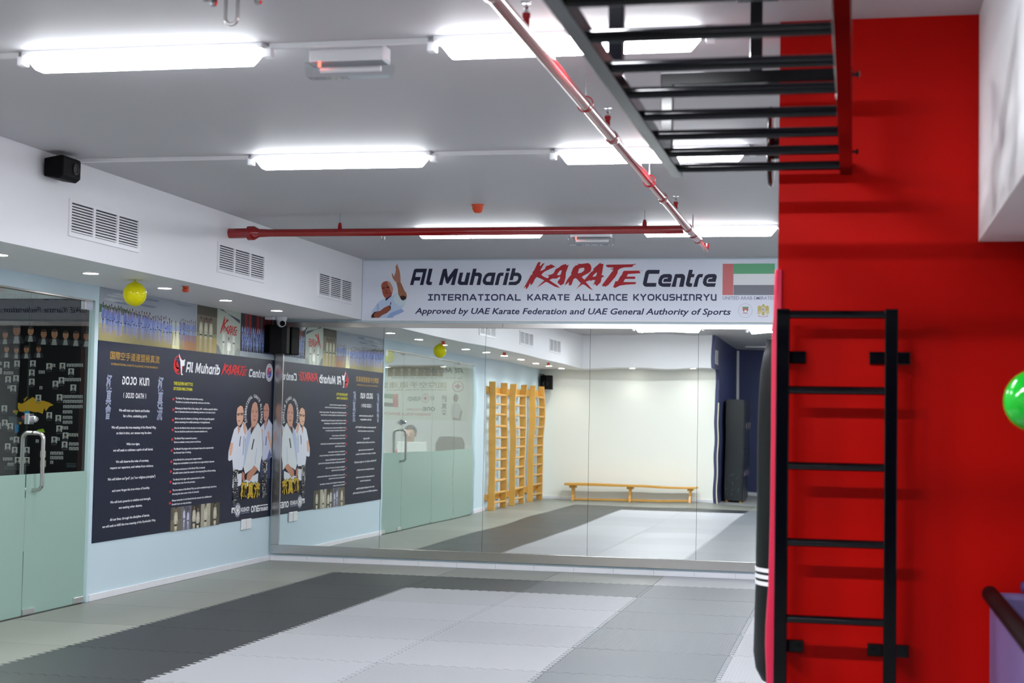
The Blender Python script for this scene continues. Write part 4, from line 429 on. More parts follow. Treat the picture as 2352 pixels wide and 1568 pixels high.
# ------------------------------------------------------------------ interlocking floor mats
def wave(t):
    """sideways offset of a toothed mat edge at t (0..1)"""
    if t < .02 or t > .98: return 0.0
    k = (t-.02)/.96*12; f = k-math.floor(k)
    return .016 if .22 < f < .78 else -.016
def edge_pts(n=12):
    ts = [.0]
    for k in range(n):
        for f in (.16, .28, .72, .84): ts.append(.02+.96*(k+f)/n)
    return ts
def mat_outline(x0, x1, y0, y1, teeth):
    g = .0022; pts = []
    T = edge_pts()
    def side(p, q, nrm, tooth, base):
        out = []
        if not tooth: return [p]
        for t in T:
            w = wave(base(t)) if t > 0 else 0
            out.append((p[0]+(q[0]-p[0])*t+nrm[0]*w, p[1]+(q[1]-p[1])*t+nrm[1]*w))
        return out
    A, B, C, D_ = (x0+g, y0+g), (x1-g, y0+g), (x1-g, y1-g), (x0+g, y1-g)
    pts += side(A, B, (0,1), teeth[0], lambda t: t)
    pts += side(B, C, (1,0), teeth[1], lambda t: t)
    pts += side(C, D_, (0,1), teeth[2], lambda t: 1-t)
    pts += side(D_, A, (1,0), teeth[3], lambda t: 1-t)
    return pts
ORD = ['first','second','third','fourth','fifth','sixth','seventh','eighth','ninth','tenth','eleventh','twelfth','thirteenth','fourteenth','fifteenth']
COLN = ['against the left wall','in the left dark band','in the left light column','in the right light column','in the right grey band','beside the punching bag']
_mats = {}
rnd = random.Random(4)
def foam_mats():
    for c in range(-1, 5):
        for r in range(-1, 13):
            x0, x1 = max(c, XW+.016), c+1
            y1, y0 = min(-r, YB-.016), max(-(r+1), YREAR+.016)
            if y1-y0 < .1: continue
            if c == 4 and y1 <= YR+.9 and y0 >= YR-.9:
                if y0 < YR+.4 and y1 > YR-.02: x1 = 4.44
            dark = 0 <= c <= 3 and 0 <= r <= 10 and (c in (0, 3) or r in (0, 10))
            tooth = (y0 == -(r+1) and x1-x0 > .99, x1 == c+1 and y1-y0 > .99 and c < 4, y1 == -r and x1-x0 > .99, x0 == c and y1-y0 > .99)
            tooth = (tooth[0], tooth[1], tooth[2], tooth[3])
            key = (round(x1-x0, 3), round(y1-y0, 3), tooth)
            if key not in _mats:
                bm = BM(); prism(bm, mat_outline(0, x1-x0, 0, y1-y0, tooth), 'z', -.024, 0)
                bmesh.ops.recalc_face_normals(bm, faces=bm.faces)
                me = bpy.data.meshes.new('floor_mat'); bm.to_mesh(me); bm.free(); me.materials.append(FOAM['light','X']); _mats[key] = me
            o = bpy.data.objects.new('floor_mat', _mats[key]); COL.objects.link(o); o.location = (x0, y0, 0)
            if c == 3: rib = 'X' if r in (2, 3, 6, 8) else 'Y'
            elif c in (1, 2): rib = 'X' if (r*2+c) % 5 else 'Y'
            elif c == -1 or dark: rib = 'Y' if rnd.random() < .7 else 'X'
            else: rib = 'X'
            tone = ('medium' if c == 3 else 'dark_sheen' if r == 0 and c == 2 else 'dark') if dark else ('pale' if c == -1 or (r == -1 and c < 3) or r > 10 else 'light')  # dark mat in the mirror row lightened: sheen painted into its colour
            o.material_slots[0].link = 'OBJECT'; o.material_slots[0].material = FOAM[tone, rib]
            col = COLN[c+1]
            row = 'row touching the mirror wall' if r == -1 else ('last row before rear wall' if r == 12 else '%s row from the mirror' % ORD[r+1])
            tag(o, '%s grey foam mat %s, %s' % ({'dark_sheen': 'dark', 'pale': 'pale'}.get(tone, tone), col, row), 'floor mat', 'interlocking foam floor mats')
foam_mats()

# ------------------------------------------------------------------ wall mirror
def wall_mirror():
    t = empty('wall_mirror', 'large panelled wall mirror in a stainless steel frame under the white banner', 'mirror', (1.7, YB, .07))
    xs = [-.875, .179, 1.221, 2.258, 3.299, 4.34, 5.38, 6.4]
    for i in range(7):
        bm = bx(xs[i]+.0015, xs[i+1]-.0015, YB-.024, YB-.018, .15, 2.345)
        obj('mirror_panel', bm, M_mirror, t)
    obj('backing_board', bx(-.95, 6.45, YB-.018, YB-.001, .08, 2.385), M_dark, t)
    obj('bottom_rail', bx(-.955, 6.46, YB-.034, YB-.0005, .072, .162), M_steel, t, bevel=.003)
    a = bx(-.955, 1.39, YB-.034, YB-.0005, 2.342, 2.392); obj('top_rail', a, M_steel, t, bevel=.002)
    a = bx(1.392, 6.46, YB-.034, YB-.0005, 2.342, 2.392); obj('top_rail', a, M_steel, t, bevel=.002)
    obj('left_stile', bx(-.955, -.868, YB-.036, YB-.0005, .163, 2.341), M_steel, t, bevel=.003)
wall_mirror()

# ------------------------------------------------------------------ banner over the mirror
def banner():
    t = empty('banner', 'long white sign banner with red and navy lettering above the mirror', 'banner', (2, YB, 2.42))
    obj('panel', bx(-.06, 4.36, YB-.012, YB-.0005, 2.421, 3.012), M_banner, t)
    obj('edge_strip', bx(-.06, 4.36, YB-.016, YB-.0005, 2.412, 2.424), M_plastic, t)
    P = lambda: Print((0, YB-.0125, 0), (1,0,0), (0,-1,0))
    p = P(); NV = (38,40,66)
    for L in DATA['almuharib']+DATA['centre']: p.poly(L, NV, 2)
    for L in DATA['karate']: p.poly(L, (186,30,44), 3)
    p.build('logo_lettering', t)
    for s, a0, a1, z, h, f in DATA['banner']:
        p = P()
        if f == 'techno': p.tech(s, a0, a1, z, h, (58,60,98), 2, 2.1)
        elif f == 'italic': p.text(s, a0, a1, z+.012, h*.82, (46,48,88), 2, .02, .22)
        else: p.text(s, a0, a1, z+.004, h*.9, (150,152,175), 2, .006)
        p.build('text_line', t)
    p = P()
    for q, c in zip(DATA['flag'], ((220,124,126),(112,186,142),(244,246,250),(134,136,146))): p.rect(*q, c, 2)  # flag inks washed out: the veil of reflected lamps is in the colours
    p.build('flag_print', t)
    p = P()
    for c, poly, l in DATA['waver']: p.poly(poly, tuple(c), 1+l)
    p.build('portrait_print', t)
    p = P(); x, z, r = DATA['crest']
    p.ell(x, z, r, r, (168,172,190), 2, .96); p.ell(x, z, r*.66, r*.66, (205,208,222), 2, .97)
    p.poly([(x-.028,z+.036),(x+.03,z+.036),(x+.026,z),(x,z-.034),(x-.024,z)], (206,120,120), 3)
    p.poly([(x-.02,z+.036),(x+.03,z+.036),(x+.024,z+.018),(x-.014,z+.02)], (110,170,130), 4); p.ell(x+.002, z-.008, .013, .013, (240,240,244), 5)
    p.poly([(x-.026,z-.03),(x-.02,z-.03),(x+.02,z+.01),(x+.014,z+.012)], (120,120,140), 2); p.poly([(x+.026,z-.03),(x+.02,z-.03),(x-.02,z+.01),(x-.014,z+.012)], (120,120,140), 2)
    p.build('round_crest_print', t); p = P()
    x, z = DATA['eagle']; G = (205,192,120)
    p.poly([(x-.006,z+.06),(x+.008,z+.062),(x+.014,z+.05),(x+.02,z+.036),(x-.02,z+.036),(x-.012,z+.05)], G, 3)
    for sgn in (-1, 1):
        p.poly([(x+sgn*.012,z+.034),(x+sgn*.04,z+.05),(x+sgn*.052,z+.036),(x+sgn*.053,z-.03),(x+sgn*.036,z-.04),(x+sgn*.016,z-.01)], G, 2)
        for k in range(4): p.poly([(x+sgn*(.018+.008*k),z+.0),(x+sgn*(.021+.008*k),z+.0),(x+sgn*(.027+.007*k),z-.036),(x+sgn*(.023+.007*k),z-.036)], (235,230,205), 3)
    p.poly([(x-.014,z+.034),(x+.014,z+.034),(x+.012,z-.045),(x-.012,z-.045)], G, 2)
    p.ell(x, z+.012, .019, .019, (246,246,248), 4); p.rect(x-.013, z+.003, x-.008, z+.021, (200,70,70), 5); p.rect(x-.008, z+.015, x+.013, z+.021, (80,150,100), 5); p.rect(x-.008, z+.003, x+.013, z+.009, (90,90,100), 5)
    p.ell(x, z-.045, .05, .016, (206,120,124), 4, .8, 16, 190, 350)
    p.build('eagle_crest_print', t)
banner()

# ------------------------------------------------------------------ oath poster and photo strip on the left wall
def PW(): return Print((XW+.0042, 0, 0), (0,1,0), (1,0,0))
def gi_person(p, a, z, s, rnd, gi, layer, hair=(40,34,38), skin=(150,105,90), belt=(40,40,70)):
    j = rnd.uniform(-.004, .004)
    p.poly([(a-.05*s,z),(a-.035*s,z),(a-.01*s,z+.4*s),(a-.055*s,z+.42*s)], gi, layer); p.poly([(a+.05*s,z),(a+.03*s,z),(a+.005*s,z+.4*s),(a+.055*s,z+.42*s)], gi, layer)
    p.poly([(a-.065*s,z+.38*s),(a+.065*s,z+.38*s),(a+.06*s,z+.62*s),(a+.10*s+j,z+.5*s),(a+.115*s,z+.55*s),(a+.08*s,z+.76*s),(a+.03*s,z+.8*s),(a-.03*s,z+.8*s),(a-.08*s,z+.76*s),(a-.115*s,z+.55*s),(a-.10*s,z+.5*s),(a-.06*s,z+.62*s)], gi, layer)
    p.poly([(a-.063*s,z+.46*s),(a+.063*s,z+.46*s),(a+.063*s,z+.5*s),(a-.063*s,z+.5*s)], belt, layer+1)
    p.poly([(a-.02*s,z+.8*s),(a+.02*s,z+.8*s),(a,z+.68*s)], skin, layer+1)
    p.ell(a, z+.87*s, .038*s, .065*s, skin, layer+1, n=10); p.ell(a, z+.905*s, .04*s, .045*s, hair, layer+2, n=10)
def photo_strip():
    t = empty('photo_mural', 'strip of printed group photographs above the dark oath poster on left wall', 'mural', (XW, -1, 2.0))
    S = DATA['splits']; z0, z1 = 2.008, 2.4225
    obj('vinyl_sheet', bx(XW+.0004, XW+.004, S[0], S[4], z0, z1), M_whiteprint, t)
    r = random.Random(9)
    # beach group
    p = PW(); a0, a1 = S[0], S[1]; p.dots = (a0, z0, a1, z1, .006, .004)
    p.rect(a0, z0, a1, z1, (158,166,178), 0)
    for k in range(5): p.rect(a0, z0+.02*k, a1, z0+.02*(k+1), (150+3*k,142+2*k,96+5*k), 1)
    p.rect(a0, z0+.1, a1, z0+.135, (170,164,118), 1); p.rect(a0, z0+.135, a1, z0+.23, (176,190,190), 1)
    p.poly([(a0,z0+.22),(a0+.95,z0+.22),(a0+.8,z0+.245),(a0+.6,z0+.25),(a0+.4,z0+.275),(a0+.2,z0+.27),(a0,z0+.285)], (62,104,78), 2)
    for k in range(9):
        a = r.uniform(a0, a1-.4); z = r.uniform(z0+.29, z1-.02); p.poly([(a,z),(a+.12,z+.008),(a+.35,z+.004),(a+.3,z-.008),(a+.1,z-.01)], r.choice([(120,134,156),(138,150,168),(184,192,198)]), 1.2+.08*k)
    p.poly([(a1-.5,z0),(a1-.35,z0),(a1-.36,z0+.16),(a1-.47,z0+.16)], (222,220,178), 2); p.poly([(a1-.28,z0),(a1,z0),(a1,z0+.13),(a1-.3,z0+.13)], (176,132,96), 2)
    for row in range(2):
        for k in range(24):
            a = a0+.05+k*.052+r.uniform(-.012,.012)+row*.02; s = .225+r.uniform(-.012,.014)-.0008*k
            gi_person(p, a, z0+.055+.022*(1-row)-.0008*k, s, r, r.choice([(122,140,206),(138,154,214),(108,124,190),(152,164,216)]), 4+4*row)
    for k in range(4): gi_person(p, a0+1.3+k*.085, z0+.03, .22, r, (140,156,212), 12)
    for k in range(8): gi_person(p, a1-.33+k*.042, z0+.07+r.uniform(0,.012), .2, r, r.choice([(110,126,190),(130,146,208)]), 12)
    p.build('beach_photo_print', t)
    # sepia pair
    p = PW(); a0, a1 = S[1], S[2]; p.dots = (a0, z0, a1, z1, .005, .004)
    p.rect(a0, z0, a1, z1, (112,108,88), 0); p.rect(a0, z0+.33, a1, z1, (70,66,54), 1); p.rect(a0, z0, a1, z0+.14, (182,164,108), 1); p.rect(a0, z0+.14, a1, z0+.17, (140,144,112), 1)
    for k, a in enumerate((a0+.09, a0+.2, a0+.31)): gi_person(p, a, z0-.02, .36, r, (206,204,180), 3, (40,36,30), (120,96,78), (60,58,50))
    p.rect(a0+.13, z0+.27, a0+.33, z0+.31, (96,74,64), 2)
    p.build('sepia_photo_print', t)
    # red karate placard
    p = PW(); a0, a1 = S[2], S[3]; p.dots = (a0, z0, a1, z1, .005, .004)
    p.rect(a0, z0, a1, z1, (176,186,176), 0)
    p.poly([(a0+.02,z1),(a0+.12,z1),(a1-.02,z0+.31),(a1-.02,z0+.345)], (62,70,96), 2)
    b = bounds(DATA['karate']); p.art(DATA['karate'][:1], bounds(DATA['karate'][:1]), (a0+.07, z0+.18, a0+.3, z0+.35), (176,30,34), 4); p.art(DATA['karate'][1:], bounds(DATA['karate'][1:]), (a0+.2, z0+.17, a0+.5, z0+.28), (176,30,34), 4)
    for a, s in ((a0+.16,.3),(a0+.4,.3)): gi_person(p, a, z0-.03, s, r, (214,220,214), 3, (60,60,56), (130,110,100), (60,60,60))
    gi_person(p, a0+.28, z0-.08, .26, r, (230,234,228), 6); p.rect(a0+.25, z0+.04, a0+.33, z0+.11, (236,240,236), 9)
    p.poly([(a0,z0),(a0+.12,z0),(a0+.06,z0+.07),(a0,z0+.09)], (120,130,130), 3); p.poly([(a1-.14,z0),(a1,z0),(a1,z0+.06),(a1-.08,z0+.08)], (150,160,156), 3)
    p.build('placard_print', t)
    # indoor group with flags
    p = PW(); a0, a1 = S[3], S[4]; p.dots = (a0, z0, a1, z1, .005, .004)
    p.rect(a0, z0, a1, z1, (44,34,44), 0); p.rect(a0, z0, a1, z0+.05, (176,186,190), 1)
    for k in range(9): p.rect(a0+.1*k, z0+.22, a0+.1*k+.07, z1, r.choice([(130,34,36),(104,76,80),(150,42,40),(36,34,52)]), 1)
    for row in range(4):
        for k in range(15): gi_person(p, a0+.05+k*.055+r.uniform(-.01,.01)+.02*(row % 2), z0+.15-.042*row, .17, r, r.choice([(132,154,214),(150,170,222),(112,134,204),(166,182,226)]), 3+3*row, (40,40,64), (150,130,150), (60,70,130))
    p.build('hall_photo_print', t)
photo_strip()
def oath_poster():
    t = empty('poster', 'tall dark navy oath poster printed with white text and three karate men', 'poster', (XW, -1, .44))
    obj('vinyl_sheet', bx(XW+.0004, XW+.004, -2.868, .872, .442, 2.0075), M_navyprint, t)
    WHT = (240,241,246); GOLD = (186,146,64); YEL = (222,214,30)
    for name, key in (('oath_lettering','oath'), ('motto_lettering','mottos')):
        for s, a0, a1, z, h, f in DATA[key]:
            p = PW()
            if f == 'techno': p.tech(s, a0, a1, z, h, WHT, 2, 2.2)
            elif f == 'gold' and s[0] == '国': p.text(s, a0, a1, z, h, GOLD, 2, .01, 0, 'box')
            else: p.text(s, a0, a1, z+h*.12, h*.86, {'gold': GOLD, 'yellow': YEL}.get(f, WHT), 2, .022)
            p.build(name, t)
        if key == 'mottos':
            for a, b in DATA['bullets']: p = PW(); p.ell(a, b, .022, .012, (196,34,40), 2, n=10); p.build('bullet_mark', t)
    p = PW()
    p.art(DATA['almuharib'], bounds(DATA['almuharib']), DATA['lg_alm'], (236,238,246), 3)
    p.art(DATA['karate'], bounds(DATA['karate']), DATA['lg_kar'], (206,44,46), 4)
    p.art(DATA['centre'], bounds(DATA['centre']), DATA['lg_cen'], (236,238,246), 3)
    p.build('logo_lettering', t)
    p = PW()
    e = DATA['lg_emb']; ca, cb, ra, rb = (e[0]+e[2])/2-.02, (e[1]+e[3])/2, (e[2]-e[0])/2, (e[3]-e[1])/2
    p.ell(ca, cb, ra*.95, rb*.95, (196,36,44), 2, .86)
    p.poly([(ca-ra*.9,cb+rb*.2),(ca-ra*.5,cb+rb*.6),(ca-ra*.2,cb+rb*.35),(ca+ra*.1,cb-rb*.1),(ca+ra*.1,cb-rb*.6),(ca-ra*.4,cb-rb*.75),(ca-ra*.85,cb-rb*.3)], (206,44,46), 3)
    p.ell(ca-ra*.1, cb+rb*.1, ra*.5, rb*.5, (60,66,120), 3, .7)
    p.poly(DATA['kick'], (240,240,246), 5)
    p.build('kicker_emblem_print', t); p = PW()
    e = DATA['lg_round']; ca, cb, ra, rb = (e[0]+e[2])/2, (e[1]+e[3])/2, (e[2]-e[0])/2, (e[3]-e[1])/2
    p.ell(ca, cb, ra, rb, (222,222,232), 2)
    for k in range(26):
        an = 2*math.pi*k/26; p.ell(ca+ra*.8*math.cos(an), cb+rb*.8*math.sin(an), ra*.06, rb*.06, (120,124,150), 3, n=6)
    p.ell(ca, cb, ra*.6, rb*.6, (60,66,170), 3); p.poly([(ca+ra*.6*math.cos(math.radians(x)), cb+rb*.6*math.sin(math.radians(x))) for x in range(60, 241, 12)], (204,52,66), 4)
    p.ell(ca+ra*.1, cb+rb*.3, ra*.27, rb*.3, (204,52,66), 5); p.ell(ca-ra*.12, cb-rb*.3, ra*.27, rb*.3, (60,66,170), 5); p.ell(ca+ra*.1, cb+rb*.3, ra*.09, rb*.09, (240,240,246), 6); p.ell(ca-ra*.12, cb-rb*.3, ra*.09, rb*.09, (240,240,246), 6)
    p.build('round_emblem_print', t)
    p = PW()
    for c, poly, l in DATA['trio']: p.poly(poly, tuple(c), 2+l)
    p.build('portrait_print', t)
    kq = 0; p = PW(); (ca, cb), ra, rb = DATA['arc']; s = 'INTERNATIONAL KARATE ALLIANCE'
    for i, ch in enumerate(s):
        if ch == ' ': continue
        an = math.radians(205-230*i/(len(s)-1)); tb = .022
        ux, uz = math.cos(an)*ra, math.sin(an)*rb; nl = math.hypot(ux, uz); nx, nz = ux/nl, uz/nl; tx, tz = math.sin(an), -math.cos(an)
        tl = math.hypot(tx*ra, tz*rb); tx, tz = tx*ra/tl, tz*rb/tl
        adv = TECH[ch][0]
        for st in TECH[ch][1]:
            for q in stroke_quads(st, 2.4): kq += 1; p.poly([(ca+ux+((v.x-adv/2)/10*tx*tb*1.1+(v.y-5)/10*nx*tb*2.2), cb+uz+((v.x-adv/2)/10*tz*tb*1.1+(v.y-5)/10*nz*tb*1.5)) for v in q], WHT, 3+.1*(kq % 12))
    p.build('arched_lettering', t)
    p = PW()
    def column(s, q, rgb, layer, bold=.03):
        n = len(s); h = (q[3]-q[1])/n; m = (q[2]-q[0])*.12; q = (q[0]+m, q[1], q[2]-m, q[3])
        for i, ch in enumerate(s): p.text(ch, q[0], q[2], q[3]-h*(i+1)-h*.06, h*1.08, rgb, layer, bold, .12, 'box')
    column('極真會', DATA['cal_l'], (150,158,186), 2, .02); p.build('calligraphy_print', t); p = PW(); column('極真流', DATA['cal_r'], (150,158,186), 2, .02)
    p.build('calligraphy_print', t); p = PW()
    column('極真會', DATA['cal_wl'], (232,230,222), 12, .085); column('極真會', DATA['cal_wl'], (22,22,30), 14, .02)
    p.build('calligraphy_print', t); p = PW()
    column('極真流', DATA['cal_wr'], (232,230,222), 12, .085); column('極真流', DATA['cal_wr'], (22,22,30), 14, .02)
    p.build('calligraphy_print', t); p = PW()
    q = DATA['cal_gold']; w = (q[2]-q[0])/3
    for i, ch in enumerate('極真流'):
        p.text(ch, q[0]+w*i, q[0]+w*(i+1), q[1]-.004*i, q[3]-q[1], (24,22,20), 12, .09, .1, 'box'); p.text(ch, q[0]+w*i+.006, q[0]+w*(i+1)-.006, q[1]+.006-.004*i, q[3]-q[1]-.012, (214,176,20), 14, .04, .1, 'box')
    p.build('calligraphy_print', t)
    p = PW()
    p.tech('KY', DATA['ky'][0], DATA['ky'][2], DATA['ky'][1], (DATA['ky'][3]-DATA['ky'][1])*.72, WHT, 2, 2.4); p.rect(DATA['ky'][0], DATA['ky'][3]-.018, DATA['ky'][2], DATA['ky'][3], WHT, 2)
    p.tech('KUSHIN', DATA['kushin'][0], DATA['kushin'][2], DATA['kushin'][1], DATA['kushin'][3]-DATA['kushin'][1], WHT, 2, 2.4)
    q = DATA['kusub']; p.rect(q[0], q[1], q[2], q[3], (110,116,140), 2)
    p.tech('ONE', DATA['one'][0], DATA['one'][2], DATA['one'][1], DATA['one'][3]-DATA['one'][1], WHT, 2, 2.4)
    p.tech('KYOKUSHIN', DATA['kyokushin'][0], DATA['kyokushin'][2], DATA['kyokushin'][1], (DATA['kyokushin'][3]-DATA['kyokushin'][1])*.8, WHT, 2, 3.0)
    q = DATA['onebar']; p.rect(q[0], q[1], q[2], q[3], WHT, 2)
    e = DATA['kyemb']; ca, cb, ra, rb = (e[0]+e[2])/2, (e[1]+e[3])/2, (e[2]-e[0])/2, (e[3]-e[1])/2
    p.ell(ca, cb, ra, rb, (150,154,178), 2); p.ell(ca, cb, ra*.86, rb*.86, (44,50,74), 3); p.ell(ca, cb, ra*.76, rb*.76, WHT, 4)
    p.poly([(ca,cb+rb*.72),(ca+ra*.3,cb+rb*.3),(ca+ra*.72,cb),(ca+ra*.3,cb-rb*.3),(ca,cb-rb*.72),(ca-ra*.3,cb-rb*.3),(ca-ra*.72,cb),(ca-ra*.3,cb+rb*.3)], (30,34,52), 5)
    p.poly([(ca,cb+rb*.55),(ca+ra*.22,cb+rb*.2),(ca+ra*.55,cb),(ca+ra*.22,cb-rb*.2),(ca,cb-rb*.55),(ca-ra*.22,cb-rb*.2),(ca-ra*.55,cb),(ca-ra*.22,cb+rb*.2)], WHT, 6)
    p.build('sponsor_print', t)
    p = PW(); q = DATA['old']; p.dots = tuple(q)+(.005, .004); r = random.Random(3); w = (q[2]-q[0])/5; tones = [(118,110,88),(108,108,124),(70,66,58),(168,164,146),(84,78,62)]
    for i in range(5):
        a = q[0]+w*i; p.rect(a, q[1], a+w, q[3], tones[i], 2)
        for k in range(4): p.rect(a+r.uniform(0,.8)*w, q[1]+.1, a+r.uniform(.05,1)*w, q[3], (lambda k: tuple(int(x*k) for x in tones[i]))(r.uniform(.6,1.15)), 3)
        for k in range(2 if i in (1, 2) else 1): gi_person(p, a+w*(.5 if i not in (1, 2) else .3+.4*k), q[1]-(.12 if i != 1 else .02)-.02*k, .36 if i != 1 else .24, r, (206,202,184) if i != 1 else (200,202,222), 5+3*k, (40,36,30), (136,116,96), (50,48,46))
    p.build('old_photo_print', t)
oath_poster()

# ------------------------------------------------------------------ glazing of the left wall
def lathe_bm(*a, **k): return lathe(BM(), *a, **k)
def glazing():
    xg0, xg1 = XW-.032, XW-.020
    spans = [(GY1-.02, -3.832, 'door_1'), (-3.838, -5.3, 'window_1'), (-5.306, -6.5, 'window_2'), (-6.506, GY0+.012, 'window_3')]
    for hi, lo, nm in spans:
        z0 = .003
        o = struct(nm, bx(xg0, xg1, lo+.002, hi-.002, z0, GZ-.012), M_glass, {'door_1': 'frameless glass office door with steel pull handle and frosted lower half'}.get(nm, 'fixed glass pane of the office front, frosted below'))
        obj('frosted_film', bx(xg1+.0004, xg1+.0012, lo+.003, hi-.003, z0, 1.0), M_film, o)
        if nm == 'door_1':
            for sx in (1, -1):
                x0 = xg1 if sx > 0 else xg0
                xx = x0+sx*.075; y = -3.742
                pts = [(x0, y, .885), (x0+sx*.02, y, .885)] + [(xx-sx*.045+sx*.045*math.sin(math.radians(k)), y, .93-.045*math.cos(math.radians(k))) for k in range(0, 91, 10)] + [(xx-sx*.045+sx*.045*math.cos(math.radians(k)), y, 1.247+.045*math.sin(math.radians(k))) for k in range(0, 91, 10)] + [(x0+sx*.02, y, 1.292), (x0, y, 1.292)]
                obj('pull_handle', tube(BM(), pts, .0145, 16), M_steel, o, smooth=True)
            bm = BM(); box(bm, xg0-.012, xg1+.012, -3.84, -3.77, 1.355, 1.43); lathe(bm, [(.024,0),(.024,.03),(.02,.036),(.012,.05)], (xg1+.01, -3.80, 1.392), 20, 'x')
            obj('lock', bm, M_chrome, o, bevel=.003)
            for y0, y1, za, zb in ((-3.10,-2.945,.0,.05), (-3.828,-3.67,.0,.045), (-3.07,-2.945,GZ-.08,GZ-.012)):
                obj('patch_fitting', bx(xg0-.012, xg1+.014, y0, y1, max(za, .004), zb), M_chrome, o, bevel=.003)
        else:
            obj('patch_fitting', bx(xg0-.012, xg1+.014, lo+.01, lo+.07, .004, .035), M_chrome, o, bevel=.003)
    struct('trim_5', bx(xg0-.02, xg1+.012, GY0, GY1, GZ-.012, GZ), M_steel, 'slim steel rail along the head of the office glazing')
    struct('trim_6', bx(XW-.045, XW+.004, GY1-.018, GY1, 0, GZ), M_edge, 'pale green jamb beside the glass office door')
glazing()

# ------------------------------------------------------------------ ceiling lights, conduits, emergency lights
def make_light(m):
    t = empty('ceiling_light', '', 'ceiling light', (0,0,0)); Lh = .53
    obj('housing', bx(-Lh-.03, Lh+.03, -.044, .044, -.026, 0), M_plastic, t, bevel=.003)
    bm = BM(); prof = [(-.047,-.0255),(-.047,-.032),(-.044,-.07),(-.036,-.084),(.036,-.084),(.044,-.07),(.047,-.032),(.047,-.0255)]
    A = [bm.verts.new((-Lh-.01, y, z)) for y, z in prof]; Bv = [bm.verts.new((Lh+.01, y, z)) for y, z in prof]
    A2 = []
    for v, (y, z) in zip(A, prof): v.co.x += max(0, (-.0255-z))*.8
    for v, (y, z) in zip(Bv, prof): v.co.x -= max(0, (-.0255-z))*.8
    for i in range(8): bm.faces.new((A[i], A[(i+1) % 8], Bv[(i+1) % 8], Bv[i]))
    bm.faces.new(A[::-1]); bm.faces.new(Bv)
    bm.normal_update(); bmesh.ops.recalc_face_normals(bm, faces=bm.faces)
    for f in bm.faces: f.material_index = 0 if f.normal.z < -.9 else 1     # the clear strip below shines, the opal sides only glow
    obj('diffuser', bm, [m, M_side], t)
    for s in (-1, 1): obj('end_cap', bx(s*(Lh+.045)-.018, s*(Lh+.045)+.018, -.022, .022, -.06, -.02), M_plastic, t, bevel=.003)
    return t
boosted_lamp = None
ROWS = [(-1.54, 'nearest the mirror wall'), (-5.08, 'in the second row from the mirror'), (-7.73, 'in the third row from the mirror'), (-9.9, 'in the row seen only in the mirror')]
lamp = make_light(M_tube)
first = True
for y, rn in ROWS:
    for x, sd in ((1.73, 'left'), (3.6, 'right')):
        if y < -9:
            if boosted_lamp is None: boosted_lamp = make_light(M_boosted); o = boosted_lamp
            else: o = copy_tree(boosted_lamp)
        else: o = lamp if first else copy_tree(lamp); first = False
        o.location = (x, y, ZC)
        tag(o, 'lit white tube ceiling light on the %s, %s' % (sd, rn), 'ceiling light', 'ceiling tube lights')
for y, w in ((-1.54, 'nearest the mirror wall'), (-5.08, 'in the second row')):  # unseen tubes added as fill for the right of the floor
    o = copy_tree(lamp); o.location = (5.6, y, ZC); tag(o, 'added unseen tube ceiling light behind the red wall, %s' % w, 'ceiling light', 'ceiling tube lights')
o = copy_tree(lamp); o.location = (4.3, -14.6, ZC); tag(o, 'added unseen tube ceiling light in the navy alcove', 'ceiling light', 'ceiling tube lights')  # fill lamp added out of view
lamp2 = make_light(M_officetube)
for i, (x, y, w) in enumerate(((-2.4, -2.6, 'near the front office wall'), (-2.4, -6.4, 'near the back office wall'))):
    o = lamp2 if i == 0 else copy_tree(lamp2); o.location = (x, y, 2.9); o.name = 'office_light'
    tag(o, 'lit ceiling light inside the glazed office, %s' % w, 'ceiling light', 'office ceiling lights')
for y, rn in ROWS[:3]:
    t = empty('cable_trunking', 'white cable trunking across the ceiling %s' % ('over the lights ' + rn), 'trunking', (1, y, ZC), 'ceiling cable trunking')
    segs = [(XS, 1.14), (2.31, 3.01), (4.18, 4.44 if y < -7 else 6.5)]
    for a, b in segs: obj('channel', bx(a, b, y-.012, y+.012, ZC-.022, ZC-.0005), M_plastic, t)
def emergency(x, y, label):
    t = empty('emergency_light', label, 'emergency light', (x, y, ZC), 'emergency lights')
    obj('body', bx(x-.165, x+.165, y-.055, y+.055, ZC-.07, ZC), M_plastic, t, bevel=.006)
    bm = BM(); prism(bm, [(y-.06,ZC-.07),(y-.06,ZC-.09),(y-.035,ZC-.13),(y+.035,ZC-.13),(y+.06,ZC-.09),(y+.06,ZC-.07)], 'x', x-.185, x+.185)
    obj('clear_cover', bm, M_clear, t, bevel=.006)
    obj('lamp_tube', tube(BM(), [(x-.13, y, ZC-.095), (x+.14, y, ZC-.095)], .012), M_whitevinyl, t, smooth=True)
    obj('indicator', bx(x-.125, x-.115, y-.05, y-.04, ZC-.09, ZC-.0702), M_led, t)
emergency(2.63, -7.62, 'clear covered emergency light between the ceiling tubes at the upper left')
emergency(2.63, -1.38, 'clear covered emergency light near the mirror wall behind the red pipe')

